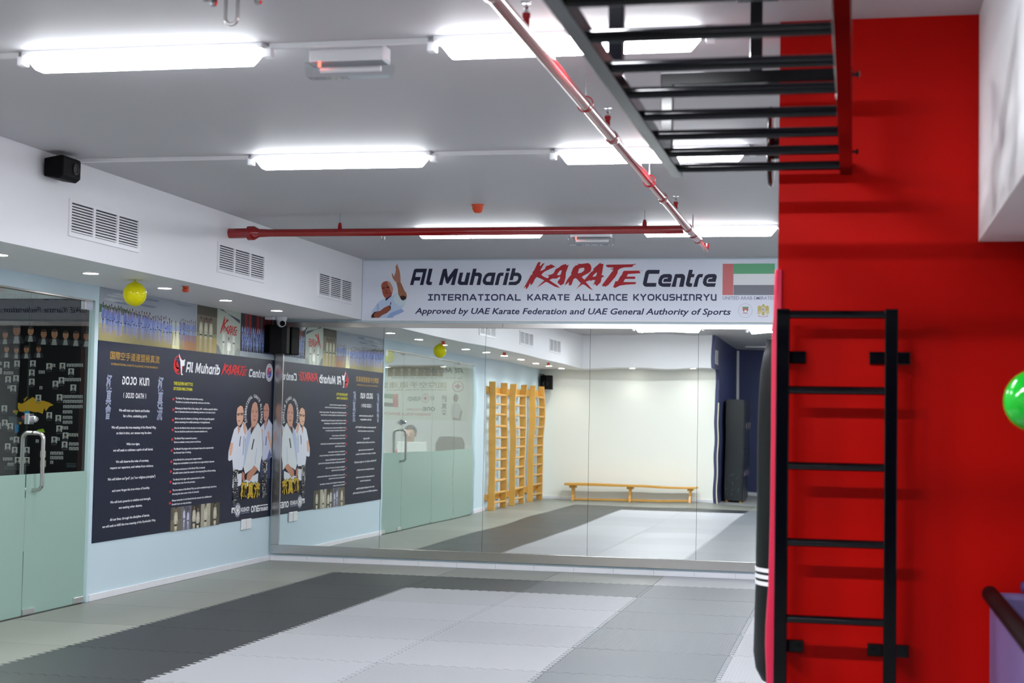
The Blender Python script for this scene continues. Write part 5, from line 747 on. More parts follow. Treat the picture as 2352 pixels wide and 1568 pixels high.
# ------------------------------------------------------------------ soffit: downlights, vents, speaker, sprinklers, balloon
def make_downlight():
    t = empty('downlight', '', 'downlight', (0,0,0))
    bm = BM(); r0, r1 = .052, .066
    A = [[bm.verts.new((r*math.cos(2*math.pi*k/28), r*math.sin(2*math.pi*k/28), z)) for k in range(28)] for r, z in ((r0,-.0005),(r0,-.004),(r1,-.003),(r1,-.0005))]
    for i in range(4):
        a, b = A[i], A[(i+1) % 4]
        for k in range(28): bm.faces.new((a[k], a[(k+1) % 28], b[(k+1) % 28], b[k]))
    obj('trim_ring', bm, M_plastic, t, smooth=True)
    obj('lens', lathe(BM(), [(.051,-.0045),(.051,-.001)], seg=28), M_lens, t)
    ld = bpy.data.lights.new('lamp', 'AREA'); ld.shape = 'DISK'; ld.size = .09; ld.energy = DOWNLIGHT_W; ld.color = (1,.97,.9); ld.spread = 2.2
    lo = bpy.data.objects.new('lamp', ld); COL.objects.link(lo); lo.parent = t; lo.location = (0,0,-.008)
    return t
dl = make_downlight(); first = True
for k in range(11):
    y = -.35-1.195*k; o = dl if first else copy_tree(dl); first = False; o.location = (-.49, y, ZS)
    w = ['nearest the mirror corner','second from the mirror corner','third from the mirror, before the yellow balloon','above the glass office door','fifth from the mirror, at the left edge'][k] if k < 5 else '%s from the mirror, seen in the reflection' % ORD[k]
    tag(o, 'round recessed downlight in the left soffit, %s' % w, 'downlight', 'soffit downlights')
for x, w in ((.78, 'left'), (1.9, 'right')):
    o = copy_tree(dl); o.location = (x, -12.5, ZS)
    for ch in o.children:
        if ch.type == 'LIGHT': ch.data = ch.data.copy(); ch.data.energy = .35
    tag(o, 'round recessed downlight in the rear soffit above the bench, %s one' % w, 'downlight', 'soffit downlights')
def make_vent():
    t = empty('air_vent', '', 'air vent', (0,0,0)); w, h = .98, .235
    bm = BM(); box(bm, 0, .012, 0, w, 0, .028); box(bm, 0, .012, 0, w, h-.022, h); box(bm, 0, .012, 0, .026, .028, h-.022); box(bm, 0, .012, w-.026, w, .028, h-.022)
    for i in (1, 2): box(bm, 0, .012, w*i/3-.014, w*i/3+.014, .028, h-.022)
    obj('frame', bm, M_plastic, t); obj('backing', bx(.0005, .0015, .02, w-.02, .02, h-.015), M_dark, t)
    for c in range(3):
        bm = BM(); y0, y1 = w*c/3+(.026 if c == 0 else .014), w*(c+1)/3-(.026 if c == 2 else .014)
        for k in range(10):
            z = .032+k*.0178
            prism(bm, [(.002, z+.006), (.011, z), (.011, z+.0085), (.004, z+.0125)], 'y', y0, y1)
        obj('louvre', bm, M_plastic, t)
    return t
vt = make_vent(); first = True
for y0, w in ((-.44,'closest to the mirror wall'), (-2.74,'in the middle, under the red pipe end'), (-5.06,'beside the black speaker'), (-7.6,'third from the rear, seen in the mirror'), (-9.9,'nearest the rear wall')):
    o = vt if first else copy_tree(vt); first = False; o.location = (XS, y0, 2.548); tag(o, 'white louvred air vent on the left soffit, %s' % w, 'air vent', 'soffit air vents')
o = copy_tree(vt); o.location = (XNAVY, -12.75, 2.52); o.scale = (1, .5, 1.1); tag(o, 'small white louvred vent on the navy end of the rear soffit', 'air vent', 'soffit air vents')

def speaker(name, label, prof, axis, a0, a1, cone_c, cone_axis, bracket):
    t = empty(name, label, 'speaker', (prof[0][0] if axis != 'x' else a0, a0, prof[0][1]))
    obj('cabinet', prism(BM(), prof, axis, a0, a1), M_black, t, bevel=.008)
    if cone_c:
        for c, r in cone_c: obj('driver', lathe(BM(), [(r,-.003),(r,.004),(r*.8,.005),(r*.7,.0)], c, 24, cone_axis), mat('speaker_cone', (20,20,23), .45), t, smooth=True)
    obj('bracket', tube(BM(), bracket, .011), M_black, t, smooth=True)
    return t
# wedge speaker hung on the soffit: profile in x,z, length along y
speaker('loudspeaker', 'black wedge loudspeaker mounted on the left soffit just below the ceiling', [(XS+.02,2.868),(XS+.12,2.852),(XS+.15,2.875),(XS+.15,2.985),(XS+.135,2.997),(XS+.02,2.978)], 'y', -5.41, -5.19, [((XS+.151,-5.26,2.93),.035)], 'x', [(XS, -5.3, 2.92), (XS+.05, -5.3, 2.92)])
speaker('loudspeaker', 'black upright loudspeaker in the corner beside the mirror frame', [(-.966,.56),(-.90,.54),(-.80,.60),(-.775,.68),(-.80,.83),(-.966,.83)], 'z', 2.07, 2.345, [], 'y', [(-.955, .7, 2.36), (-.955, .7, 2.3)])
speaker('loudspeaker', 'black loudspeaker in the far rear corner above the wooden wall bars', [(-.93,-12.55),(-.80,-12.52),(-.72,-12.62),(-.74,-12.8),(-.93,-12.82)], 'z', 2.02, 2.29, [((-.83,-12.53,2.12),.05)], 'y', [(XW, -12.7, 2.31), (-.9, -12.7, 2.31), (-.85, -12.7, 2.27)])
speaker('loudspeaker', 'black loudspeaker under the white beam at the right edge', [(5.4,-8.06),(5.62,-8.06),(5.6,-7.84),(5.42,-7.84)], 'z', 1.98, 2.135, [], 'y', [(5.5, -7.9, 2.155), (5.5, -7.9, 2.12)])
def cctv():
    c = (-.79, .56, ZS); t = empty('security_camera', 'white dome security camera under the soffit near the mirror corner', 'security camera', c)
    obj('base', lathe(BM(), [(.05,-.035),(.054,-.02),(.054,0)], c, 28), M_plastic, t, smooth=True)
    obj('ball_housing', ball(BM(), (c[0], c[1], c[2]-.055), .045), M_plastic, t, smooth=True)
    d = Vector((.55, -.78, -.22)).normalized(); p = Vector((c[0], c[1], c[2]-.055))
    obj('lens', tube(BM(), [p+d*.03, p+d*.048], .026, 24), M_black, t, smooth=True)
cctv()
b = empty('bracket_box', 'small white junction box on the soffit beside the dome camera', 'junction box', (-.88, .5, ZS))
obj('lid', bx(-.925, -.835, .45, .54, ZS-.03, ZS), M_plastic, b, bevel=.006)
for y, w in ((-2.94,'beside the yellow balloon'), (-6.35,'above the office glazing, seen in the mirror'), (-9.7,'above the wall bars, seen in the mirror')):
    t = empty('sprinkler', 'small orange sprinkler head under the soffit, %s' % w, 'sprinkler', (-.225, y, ZS), 'soffit sprinklers')
    obj('plate', lathe(BM(), [(.036,-.006),(.036,0)], (-.225, y, ZS), 20), M_chrome, t, smooth=True)
    obj('head', lathe(BM(), [(.008,-.05),(.024,-.046),(.028,-.03),(.020,-.02),(.026,-.006)], (-.225, y, ZS), 18), M_orange, t, smooth=True)
t = empty('smoke_detector', 'orange red dome detector on the ceiling above the red pipe', 'detector', (2.034,-2.87,ZC))
obj('base', lathe(BM(), [(.045,-.012),(.05,0)], (2.034,-2.87,ZC), 28), M_orange, t, smooth=True)
obj('dome', lathe(BM(), [(.018,-.062),(.03,-.055),(.04,-.035),(.043,-.012)], (2.034,-2.87,ZC), 28), M_orange, t, smooth=True)
def balloon(name, label, c, r, m, up, sz=1.12):
    t = empty(name, label, 'balloon', (c[0], c[1], c[2]-r*sz))
    prof = []
    for i in range(21):
        a = math.pi*i/20; s = math.sin(a); z = -math.cos(a)
        prof.append((max(.0015, r*s*(1-.06*max(0, z))), r*sz*z if z < 0 else r*sz*z))
    prof[-1] = (.008, r*sz*1.0); prof += [(.006, r*sz*1.05), (.012, r*sz*1.12)]
    obj('body', lathe(BM(), prof, c, 36), m, t, smooth=True)
    obj('string', tube(BM(), [(c[0], c[1], c[2]+r*sz*1.1), (c[0], c[1], up)], .003), m, t)
balloon('balloon', 'yellow balloon hanging from the soffit beside the glass office door', (-.4,-3.43,2.318), .085, M_yellow, ZS, 1.06)
balloon('balloon', 'second yellow balloon at the left edge, behind the glass door top', (-1.3,-4.12,2.27), .085, M_yellow, 2.9, 1.06)
balloon('balloon', 'green balloon at the right edge in front of the red wall', (5.282,-8.85,1.537), .088, M_green, 2.155, 1.08)
def ceiling_hook(c, s, label):
    t = empty('ceiling_hook', label, 'hook', c, 'ceiling anchor hooks'); x, y, z = c
    obj('plate', bx(x-.1*s, x+.1*s, y-.05*s, y+.05*s, z-.008, z), M_steel, t, bevel=.002)
    for sx in (-1, 1):
        for sy in (-1, 1): obj('bolt', lathe(BM(), [(.010*s,-.03*s),(.014*s,-.022*s),(.014*s,-.008)], (x+sx*.075*s, y+sy*.03*s, z), 8), M_chrome, t)
    w, h = .02*s, .1*s
    pts = [(x-w, y, z-.008), (x-w, y, z-h+w)] + [(x+w*math.cos(math.radians(a)), y, z-h+w+w*math.sin(math.radians(a))) for a in range(180, 361, 20)] + [(x+w, y, z-.008)]
    obj('loop', tube(BM(), pts, .006*s, 10), M_steel, t, smooth=True)
ceiling_hook((2.46,-8.50,ZC), 1.2, 'steel ceiling anchor with hanging loop at the top edge')
ceiling_hook((.82,-1.3,ZC), .7, 'small steel ceiling hook behind the red cross pipe')

# ------------------------------------------------------------------ sprinkler pipes
def pipes():
    zp, xp = 2.878, 3.545
    t = empty('fire_pipe', 'long glossy red sprinkler pipe running along the ceiling towards the camera', 'pipe', (xp, -6, zp))
    obj('main_pipe', tube(BM(), [(xp, -13.0, zp), (xp, -1.75, zp)], .027, 24), M_pipe, t, smooth=True)
    obj('end_pipe', tube(BM(), [(xp, -1.75, zp), (xp, -1.1, zp)] + [(xp, -1.1+.03*math.sin(math.radians(a)), zp+.03-.03*math.cos(math.radians(a))) for a in range(15, 91, 15)] + [(xp, -1.07, zp+.06)], .019, 18), M_pipe, t, smooth=True)
    for y in (-11.4, -8.9, -6.2, -4.1, -2.55, -1.8): obj('coupling', tube(BM(), [(xp, y-.05, zp), (xp, y-.03, zp), (xp, y+.03, zp), (xp, y+.05, zp)], [.0285,.034,.034,.0285], 24), M_pipe, t, smooth=True)
    for y in (-10.9, -8.3, -6.35, -3.35):
        bm = BM(); lathe(bm, [(.013,.02),(.013,.06),(.016,.062),(.016,.08)], (xp, y, zp), 14); obj('sprinkler_stem', bm, M_pipe, t, smooth=True)
        bm = BM(); lathe(bm, [(.01,.08),(.006,.095),(.012,.1),(.005,.108),(.005,.118),(.022,.12),(.022,.123)], (xp, y, zp), 14); obj('sprinkler_head', bm, M_chrome, t, smooth=True)
    for y in (-9.9, -7.0, -4.75, -2.2):
        obj('hanger_rod', tube(BM(), [(xp, y, zp+.045), (xp, y, ZC)], .005, 8), M_chrome, t)
        obj('hanger_loop', tube(BM(), arc((xp, y, zp+.006), .036, 0, 345, 24, 'xz'), .003, 8, closed=True), M_pipe, t)
    t2 = empty('fire_pipe', 'red cross pipe running left to the soffit with a capped fitting', 'pipe', (1.8, -2.51, zp-.002)); z2 = zp-.004
    obj('main_pipe', tube(BM(), [(.26, -2.51, z2), (xp-.036, -2.51, z2)], .030, 24), M_pipe, t2, smooth=True)
    obj('end_fitting', tube(BM(), [(XS+.001, -2.51, z2), (.09, -2.51, z2)], .040, 24), M_pipe, t2, smooth=True)
    obj('collar', tube(BM(), [(.085,-2.51,z2),(.095,-2.51,z2),(.145,-2.51,z2),(.165,-2.51,z2),(.19,-2.51,z2)], [.042,.056,.056,.044,.031], 24), M_pipe, t2, smooth=True)
    obj('reducer', tube(BM(), [(.19,-2.51,z2),(.26,-2.51,z2)], [.034,.0305], 24), M_pipe, t2, smooth=True)
    for x in (.848, 3.72 - .5):
        obj('hanger_clip', lathe(BM(), [(.018,.02),(.016,.05),(.010,.075)], (x,-2.51,z2), 12), M_pipe, t2, smooth=True); obj('hanger_rod', tube(BM(), [(x,-2.51,z2+.07),(x,-2.51,ZC)], .005, 8), M_chrome, t2)
pipes()

# ------------------------------------------------------------------ monkey bars
def monkey_bars():
    z = 2.429; t = empty('monkey_bars', 'black steel overhead monkey bars bolted below the ceiling in front of the red wall', 'monkey bars', (4.38, -9, z))
    for x0, x1 in ((4.033, 4.078), (4.685, 4.732)):
        obj('side_rail', bx(x0, x1, -13.0, YR-.001, z-.012, z+.036), M_gloss_black, t, bevel=.004)
    for k in range(15):
        y = -7.905-.3445*k
        if y > -12.9: obj('rung', tube(BM(), [(4.076, y, z+.006), (4.687, y, z+.006)], .0175, 16), M_gloss_black, t, smooth=True)
    for y in (-8.16, -9.42, -11.9):
        for x in (4.058, 4.709):
            obj('hanger_leg', bx(x-.022, x+.022, y-.022, y+.022, z+.036, 2.745), M_gloss_black, t, bevel=.003)
        obj('cross_bar', bx(4.034, 4.731, y-.0225, y+.0225, 2.70, 2.745), M_gloss_black, t, bevel=.003)
        obj('ceiling_post', bx(4.362, 4.406, y-.022, y+.022, 2.744, ZC-.004), M_gloss_black, t, bevel=.003)
        obj('ceiling_plate', bx(4.31, 4.46, y-.06, y+.06, ZC-.006, ZC), M_gloss_black, t, bevel=.002)
        bm = BM(); lathe(bm, [(.005,-.004),(.005,.012),(.010,.013),(.010,.020),(.005,.022)], (4.732, y, z+.012), 10, 'x'); obj('bolt', bm, M_gloss_black, t)
monkey_bars()

# ------------------------------------------------------------------ wall ladder
def wall_ladder():
    t = empty('wall_ladder', 'black steel stall bar ladder bolted to the red wall', 'ladder', (4.68, YR-.12, 0))
    for x0, x1 in ((4.456, 4.505), (4.855, 4.903)):
        obj('side_rail', bx(x0, x1, -7.93, -7.882, .0, 1.888), M_gloss_black, t, bevel=.004)
    for k in range(7): obj('rung', tube(BM(), [(4.504, -7.906, 1.868-.2862*k), (4.857, -7.906, 1.868-.2862*k)], .0155, 16), M_gloss_black, t, smooth=True)
    for z in (1.71, .606):
        for x, xa, xb in ((4.48, 4.458, 4.562), (4.879, 4.80, 4.952)):
            b = obj('bracket', box(box(BM(), xa, xb, YR-.012, YR-.0005, z-.024, z+.024), x-.02, x+.02, -7.884, YR-.011, z-.024, z+.024), M_gloss_black, t, bevel=.003)
            for xx in ((xa+.02, xb-.02) if x > 4.6 else (xb-.02,)): obj('bolt', lathe(BM(), [(.007,-.02),(.008,-.012)], (xx, YR, z), 8, 'y'), M_gloss_black, t)
wall_ladder()

# ------------------------------------------------------------------ punching bag, corner guard, disc, purple panel
def corner_guard():
    bm = BM(); prof = []
    zs = [0,.12,.3,.45,.6,.68,.75,.82,.95,1.1,1.4,1.7,1.83,1.86,2.0,2.045,2.05]
    th = [.024,.024,.026,.030,.037,.036,.032,.028,.025,.023,.022,.023,.022,.018,.015,.014,.011]
    rings = []
    for z, d in zip(zs, th):
        ring = [(4.4515,YR+.10),(4.4525-d*.8,YR+.098),(4.4525-d,YR+.08),(4.4525-d,YR+.03),(4.4525-d*.85,YR-.004),(4.4525-d*.3,YR-.012),(4.4525+.014,YR-.012),(4.4525+.017,YR-.0006),(4.4515,YR-.0006),(4.4515,YR+.02)]
        rings.append([bm.verts.new((x, y, z)) for x, y in ring])
    for A, B_ in zip(rings, rings[1:]):
        for k in range(len(A)): bm.faces.new((A[k], A[(k+1) % len(A)], B_[(k+1) % len(A)], B_[k]))
    bm.faces.new(rings[0][::-1]); bm.faces.new(rings[-1])
    o = obj('corner_guard', bm, M_crim, smooth=True); tag(o, 'crimson padded guard wrapped along the left corner of the red wall', 'corner pad')
corner_guard()
def punching_bag():
    cx, cy = 4.512, -7.08; t = empty('punching_bag', 'tall black punching bag with three white stripes hanging behind the red wall', 'punching bag', (cx, cy, .36))
    prof = [(.02,.335),(.09,.34),(.145,.36),(.172,.41),(.182,.48),(.180,.6),(.176,.75),(.176,.9),(.174,1.1),(.174,1.4),(.171,1.55),(.164,1.68),(.150,1.76),(.140,1.79),(.142,1.815),(.12,1.82),(.02,1.818)]
    obj('body', lathe(BM(), prof, (cx, cy, 0), 48), M_vinyl, t, smooth=True)
    for z in (.833, .805, .777): obj('stripe', lathe(BM(), [(.1745,z-.009),(.1785,z-.008),(.1785,z+.008),(.1745,z+.009)], (cx, cy, 0), 48), M_whitevinyl, t, smooth=True)
    ap = (cx, cy, 2.3)
    for a in (45, 135, 225, 315):
        x, y = cx+.142*math.cos(math.radians(a)), cy+.142*math.sin(math.radians(a))
        obj('strap', tube(BM(), [(x, y, 1.74), (x, y, 1.83), (cx+.01*math.cos(math.radians(a)), cy+.01*math.sin(math.radians(a)), 2.29)], .009, 8), M_whitevinyl, t)
    obj('ring', tube(BM(), arc((cx, cy, 2.31), .025, 0, 345, 20, 'xz'), .005, 8, closed=True), M_chrome, t)
    for k in range(14):
        z = 2.35+k*.05; 
        if z < ZC-.03: obj('chain_link', tube(BM(), [(cx+(.012*math.cos(math.radians(a)) if k % 2 else 0), cy+(0 if k % 2 else .012*math.cos(math.radians(a))), z+.03*math.sin(math.radians(a))) for a in range(0, 351, 24)], .004, 6, closed=True), M_chrome, t)
    obj('ceiling_plate', lathe(BM(), [(.02,-.04),(.05,-.008),(.05,0)], (cx, cy, ZC), 20), M_chrome, t)
punching_bag()
def disc():
    c = (4.452, YR+.22, 2.57); t = empty('wall_fan', 'black round fan-like disc on the left side of the red wall', 'fan', c)
    obj('rim', tube(BM(), arc((c[0]-.043, c[1], c[2]), .155, 0, 354, 48, 'yz'), .009, 12, closed=True), M_gloss_black, t, smooth=True)
    obj('back_plate', lathe(BM(), [(.05,-.001),(.05,-.03),(.145,-.036),(.15,-.042),(.02,-.046)], c, 40, 'x'), M_gloss_black, t, smooth=True)
disc()
def purple():
    t = empty('padded_partition', 'low lilac padded partition with black handrail at the lower right', 'partition', (5.5, YR, 0))
    obj('panel', bx(5.243, XR-.01, YR-.075, YR-.001, 0, .842), M_purple, t, bevel=.02)
    obj('cap', bx(5.35, XR-.01, YR-.08, YR-.001, .8425, .89), mat('dark_purple_vinyl', (70,48,104), .5), t, bevel=.018)
    obj('handrail', tube(BM(), [(5.243, YR-.03, .836), (5.243, -12.6, .836)], .030, 20), M_black, t, smooth=True)
    obj('rail_post', tube(BM(), [(5.243, -12.55, 0), (5.243, -12.55, .82)], .025, 16), M_black, t, smooth=True)
    obj('side_panel', bx(5.2435, 5.262, -12.5, YR-.076, .0, .805), M_purple, t)
purple()

# ------------------------------------------------------------------ sockets
for i, (y, w) in enumerate(((.155, 'left one of the pair'), (.285, 'right one, nearer the mirror'))):
    t = empty('power_socket', 'white double wall socket low on the blue wall, %s' % w, 'socket', (XW, y, .40), 'wall sockets')
    obj('plate', bx(XW+.0042, XW+.016, y-.056, y+.056, .352, .452), M_plastic, t, bevel=.004)
    for s in (-1, 1): obj('switch', bx(XW+.0162, XW+.019, y+s*.028-.008, y+s*.028+.008, .42, .438), M_plastic, t)

# ------------------------------------------------------------------ wall bars, bench, lockers (seen in the mirror)
def make_bars():
    t = empty('wall_bars', '', 'wall bars', (0,0,0)); w = .92
    for y in (-.04, -w+.04): obj('post', bx(.042, .150, y-.019, y+.019, 0, 2.06), M_wood, t, bevel=.004)
    for z in (1.93, .22): obj('wall_board', bx(.001, .042, -w-.03, .03, z-.055, z+.055), M_wood, t, bevel=.003)
    for k in range(11): 
        z = .12+.175*k
        bm = BM(); tube(bm, [(.125, -.05, z), (.125, -w+.05, z)], .019, 14); obj('rung', bm, M_wood, t, smooth=True)
    return t
wb = make_bars(); first = True
for y, w in ((-8.42, 'nearest the office glazing'), (-9.93, 'in the middle of the three'), (-11.55, 'nearest the rear corner')):
    o = wb if first else copy_tree(wb); first = False; o.location = (XW, y, 0); tag(o, 'golden wooden wall bars on the blue wall, %s' % w, 'wall bars', 'wooden wall bars')
def bench():
    x0, x1, y = -.44, 2.0, -12.62; t = empty('gym_bench', 'long low wooden gym bench standing against the white rear wall', 'bench', (.78, y, 0))
    obj('seat_board', bx(x0, x1, y-.13, y+.13, .275, .315), M_wood, t, bevel=.006)
    obj('floor_beam', bx(x0+.1, x1-.1, y-.02, y+.02, .012, .052), M_wood, t, bevel=.004)
    for x in (x0+.13, .78, x1-.13):
        bm = BM(); prism(bm, [(y-.10,0),(y-.06,0),(y-.03,.06),(y+.03,.06),(y+.06,0),(y+.10,0),(y+.05,.12),(y+.07,.235),(y-.07,.235),(y-.05,.12)], 'x', x-.022, x+.022); obj('leg', bm, M_wood, t, bevel=.003)
        obj('cleat', bx(x-.055, x+.055, y-.09, y+.09, .235, .275), M_wood, t, bevel=.003)
bench()
def lockers():
    for i, y1 in enumerate((-13.9, -14.42, -14.94)):
        y0 = y1-.5; x0, x1 = XNAVY+.05, XNAVY+.38
        t = empty('locker', ['tall black locker with dusty side nearest the bench wall','tall black locker in the middle of the alcove row','tall black locker deepest in the navy alcove'][i], 'locker', ((x0+x1)/2, (y0+y1)/2, 0), 'black lockers')
        obj('body', bx(x0, x1, y0, y1, .03, 1.92), M_blackcab, t, bevel=.004)
        for z0, z1 in ((.06, .95), (.98, 1.89)):
            d = obj('door', bx(x1+.0005, x1+.016, y0+.015, y1-.015, z0, z1), M_blackcab, t, bevel=.003)
            obj('handle', bx(x1+.0165, x1+.03, y0+.06, y0+.075, (z0+z1)/2-.06, (z0+z1)/2+.06), M_chrome, d, bevel=.002)
        for yy in (y0+.04, y1-.04):
            for xx in (x0+.04, x1-.04): obj('foot', bx(xx-.02, xx+.02, yy-.02, yy+.02, 0, .03), M_wood, t)
        if i == 0:
            p = Print((0, y1+.0004, 0), (1,0,0), (0,1,0)); r = random.Random(2)
            for k in range(34):
                a, z = r.uniform(x0+.03, x1-.05), r.uniform(.1, .5); p.poly([(a,z),(a+r.uniform(.005,.02),z+r.uniform(.004,.02)),(a+r.uniform(-.005,.015),z+r.uniform(.02,.04))], (96,108,116), 1)
            p.build('dust_marks', t)
lockers()
t = empty('cable_conduit', 'white cable conduit down the corner of the navy alcove', 'conduit', (XNAVY+.03, YNAVY+.03, 0))
obj('vertical_run', bx(XNAVY+.001, XNAVY+.05, YNAVY+.001, YNAVY+.03, .06, ZC-.03), M_plastic, t)
obj('ceiling_run', bx(XNAVY+.3, XR-.2, -15.6, -15.56, ZC-.025, ZC-.0005), M_plastic, t)

# ------------------------------------------------------------------ office behind the glass
def map_poster():
    yp = YB-.101; t = empty('map_poster', 'black world map poster with member portraits inside the office behind the glass door', 'poster', (-3.5, yp, .6))
    obj('vinyl_sheet', bx(-4.98, -2.80, yp-.004, yp-.0005, .55, 2.62), M_blackprint, t)
    P = lambda: Print((0, yp-.0045, 0), (1,0,0), (0,-1,0))
    p = P(); p.rect(-3.06, .56, -2.81, 2.61, (44,6,8), 1)  # maroon strip: reflection of the red wall painted onto the sheet
    p.build('reflection_strip', t)
    p = P()
    for c, poly in DATA['map']: p.poly(poly, tuple(c), 2)
    p.poly([(-4.9,1.62),(-4.6,1.72),(-4.3,1.62),(-4.35,1.4),(-4.6,1.25)], (40,90,140), 2); p.poly([(-4.55,1.2),(-4.4,1.2),(-4.42,.95),(-4.55,.8)], (170,60,40), 2)
    p.build('map_print', t)
    p = P(); r = random.Random(5)
    for a, b in DATA['big']:
        p.rect(a-.032, b-.034, a+.032, b+.034, (196,198,194), 3); p.ell(a, b+.004, .014, .018, (120,90,78), 4, n=10); p.ell(a, b+.014, .014, .010, (30,28,28), 5, n=10); p.poly([(a-.024,b-.034),(a+.024,b-.034),(a+.014,b-.016),(a-.014,b-.016)], (84,88,98), 4); p.rect(a-.03, b-.052, a+.03, b-.047, (96,96,92), 3)
    for a, b in DATA['small']:
        p.rect(a-.016, b-.017, a+.016, b+.017, (186,188,186), 3); p.ell(a, b+.002, .007, .009, (90,74,68), 4, n=8); p.rect(a-.010, b-.017, a+.010, b-.009, (96,98,104), 4)
    for a, b, w in DATA['lines']: p.rect(a-w/2, b-.004, a+w/2, b+.004, (70,84,88), 3)
    for k in range(60):
        a, b = r.uniform(-4.95, -3.95), r.uniform(.7, 2.0); s = r.choice((.016,.032)); p.rect(a-s, b-s, a+s, b+s, (186,188,186), 3); p.ell(a, b, s*.45, s*.55, (100,80,72), 4, n=8)
    p.build('member_photo_print', t)
    p = P()
    for a, b, s in DATA['bust']:
        p.poly([(a-.075*s,b-.11*s),(a+.075*s,b-.11*s),(a+.055*s,b-.055*s),(a+.02*s,b-.04*s),(a-.02*s,b-.04*s),(a-.055*s,b-.055*s)], (46,46,52), 2); p.poly([(a-.03*s,b-.11*s),(a+.03*s,b-.11*s),(a+.018*s,b-.05*s),(a-.018*s,b-.05*s)], (170,170,170), 2.5)
        p.ell(a, b, .034*s, .046*s, r.choice([(196,138,104),(170,114,88),(186,128,96)]), 3, n=16); p.ell(a, b+.034*s, .030*s, .016*s, (60,46,44), 4, n=14); p.rect(a-.018*s, b+.002*s, a-.006*s, b+.006*s, (40,26,24), 5); p.rect(a+.006*s, b+.002*s, a+.018*s, b+.006*s, (40,26,24), 5); p.rect(a-.01*s, b-.022*s, a+.01*s, b-.018*s, (96,52,46), 5)
    p.build('portrait_print', t)
map_poster()
def office_banner():
    t = empty('office_banner', 'white centre banner on the office back wall, seen through glass in the mirror', 'banner', (-2.5, -9.305, 1.4))
    obj('vinyl_sheet', bx(-4.3, -1.5, -9.3095, -9.3045, 1.425, 2.335), M_whiteprint, t)
    p = Print((0, -9.304, 0), (-1,0,0), (0,1,0)); GR = (96,98,104)
    G = {'grey': GR, 'goldpale': (140,120,70), 'techno': (70,72,84), 'red': (176,50,56)}
    for s, a0, a1, z, h, f in DATA['rear']:
        if f == 'techno': p.tech(s, a0, a1, z, h, G[f], 2, 2.4)
        else: p.text(s, a0, a1, z, h, G[f], 2, .012, .2 if f == 'grey' else 0, 'box' if '国' in s else 'cap')
    q = DATA['rear_logo']
    b = bounds(DATA['almuharib']); k = (q[0][1]-q[0][0])/.58; p.art(DATA['almuharib'], b, (q[0][0], q[0][2], q[0][0]+k*1.25, q[0][2]+q[0][3]), (70,72,84), 2)
    p.build('lettering', t)
    p = Print((0, -9.304, 0), (-1,0,0), (0,1,0))
    a0, a1, z, h = q[4]; p2 = Print((0, -9.304, 0), (-1,0,0), (0,1,0)); p2.dots = (a0, z, a1, z+h, .006, .005); p2.rect(a0, z, a1, z+h, (132,112,80), 0)
    r = random.Random(1)
    for i in range(7): gi_person(p2, a0+.08+i*.13, z-.03, .22, r, (196,188,160), 4)
    p2.build('photo_print', t)
    for a0, a1, z, h in (q[1], q[2]):
        ca, cb, ra = (a0+a1)/2, z+h/2, (a1-a0)/2; p.ell(ca, cb, ra, h/2, (176,110,110), 2, .86); p.ell(ca, cb, ra*.72, h*.36, (206,196,190), 2, .9)
        p.poly([(ca,cb+h*.3),(ca+ra*.25,cb+h*.1),(ca+ra*.6,cb),(ca+ra*.25,cb-h*.1),(ca,cb-h*.3),(ca-ra*.25,cb-h*.1),(ca-ra*.6,cb),(ca-ra*.25,cb+h*.1)], (176,70,72), 3)
    a0, a1, z, h = q[3]; w = .36; p.rect(a0, z, a0+.09, z+h, (190,60,62), 2); p.rect(a0+.09, z+h*.66, a0+w, z+h, (70,140,90), 2); p.rect(a0+.09, z, a0+w, z+h*.33, (70,70,74), 2)
    a0, a1, z, h = q[5]; p.poly([(a0,z+.02),(a0+.04,z),(a0+.17,z),(a0+.2,z+.14),(a0+.19,z+.26),(a0+.13,z+.3),(a0+.06,z+.28),(a0+.02,z+.2)], (196,198,196), 2); p.ell(a0+.12, z+.36, .04, .055, (120,96,84), 3); p.poly([(a0+.0,z+.16),(a0+.03,z+.18),(a0+.06,z+.04),(a0+.17,z+.05),(a0+.17,z+.02),(a0+.04,z)], (130,110,100), 3)
    a0, a1, z, h = q[6]
    for i, ch in enumerate('極真會'): p.text(ch, a0, a1, z+h*(2-i)/3, h/3.2, (110,112,112), 3, .03, 0, 'box')
    p.build('artwork', t)
office_banner()
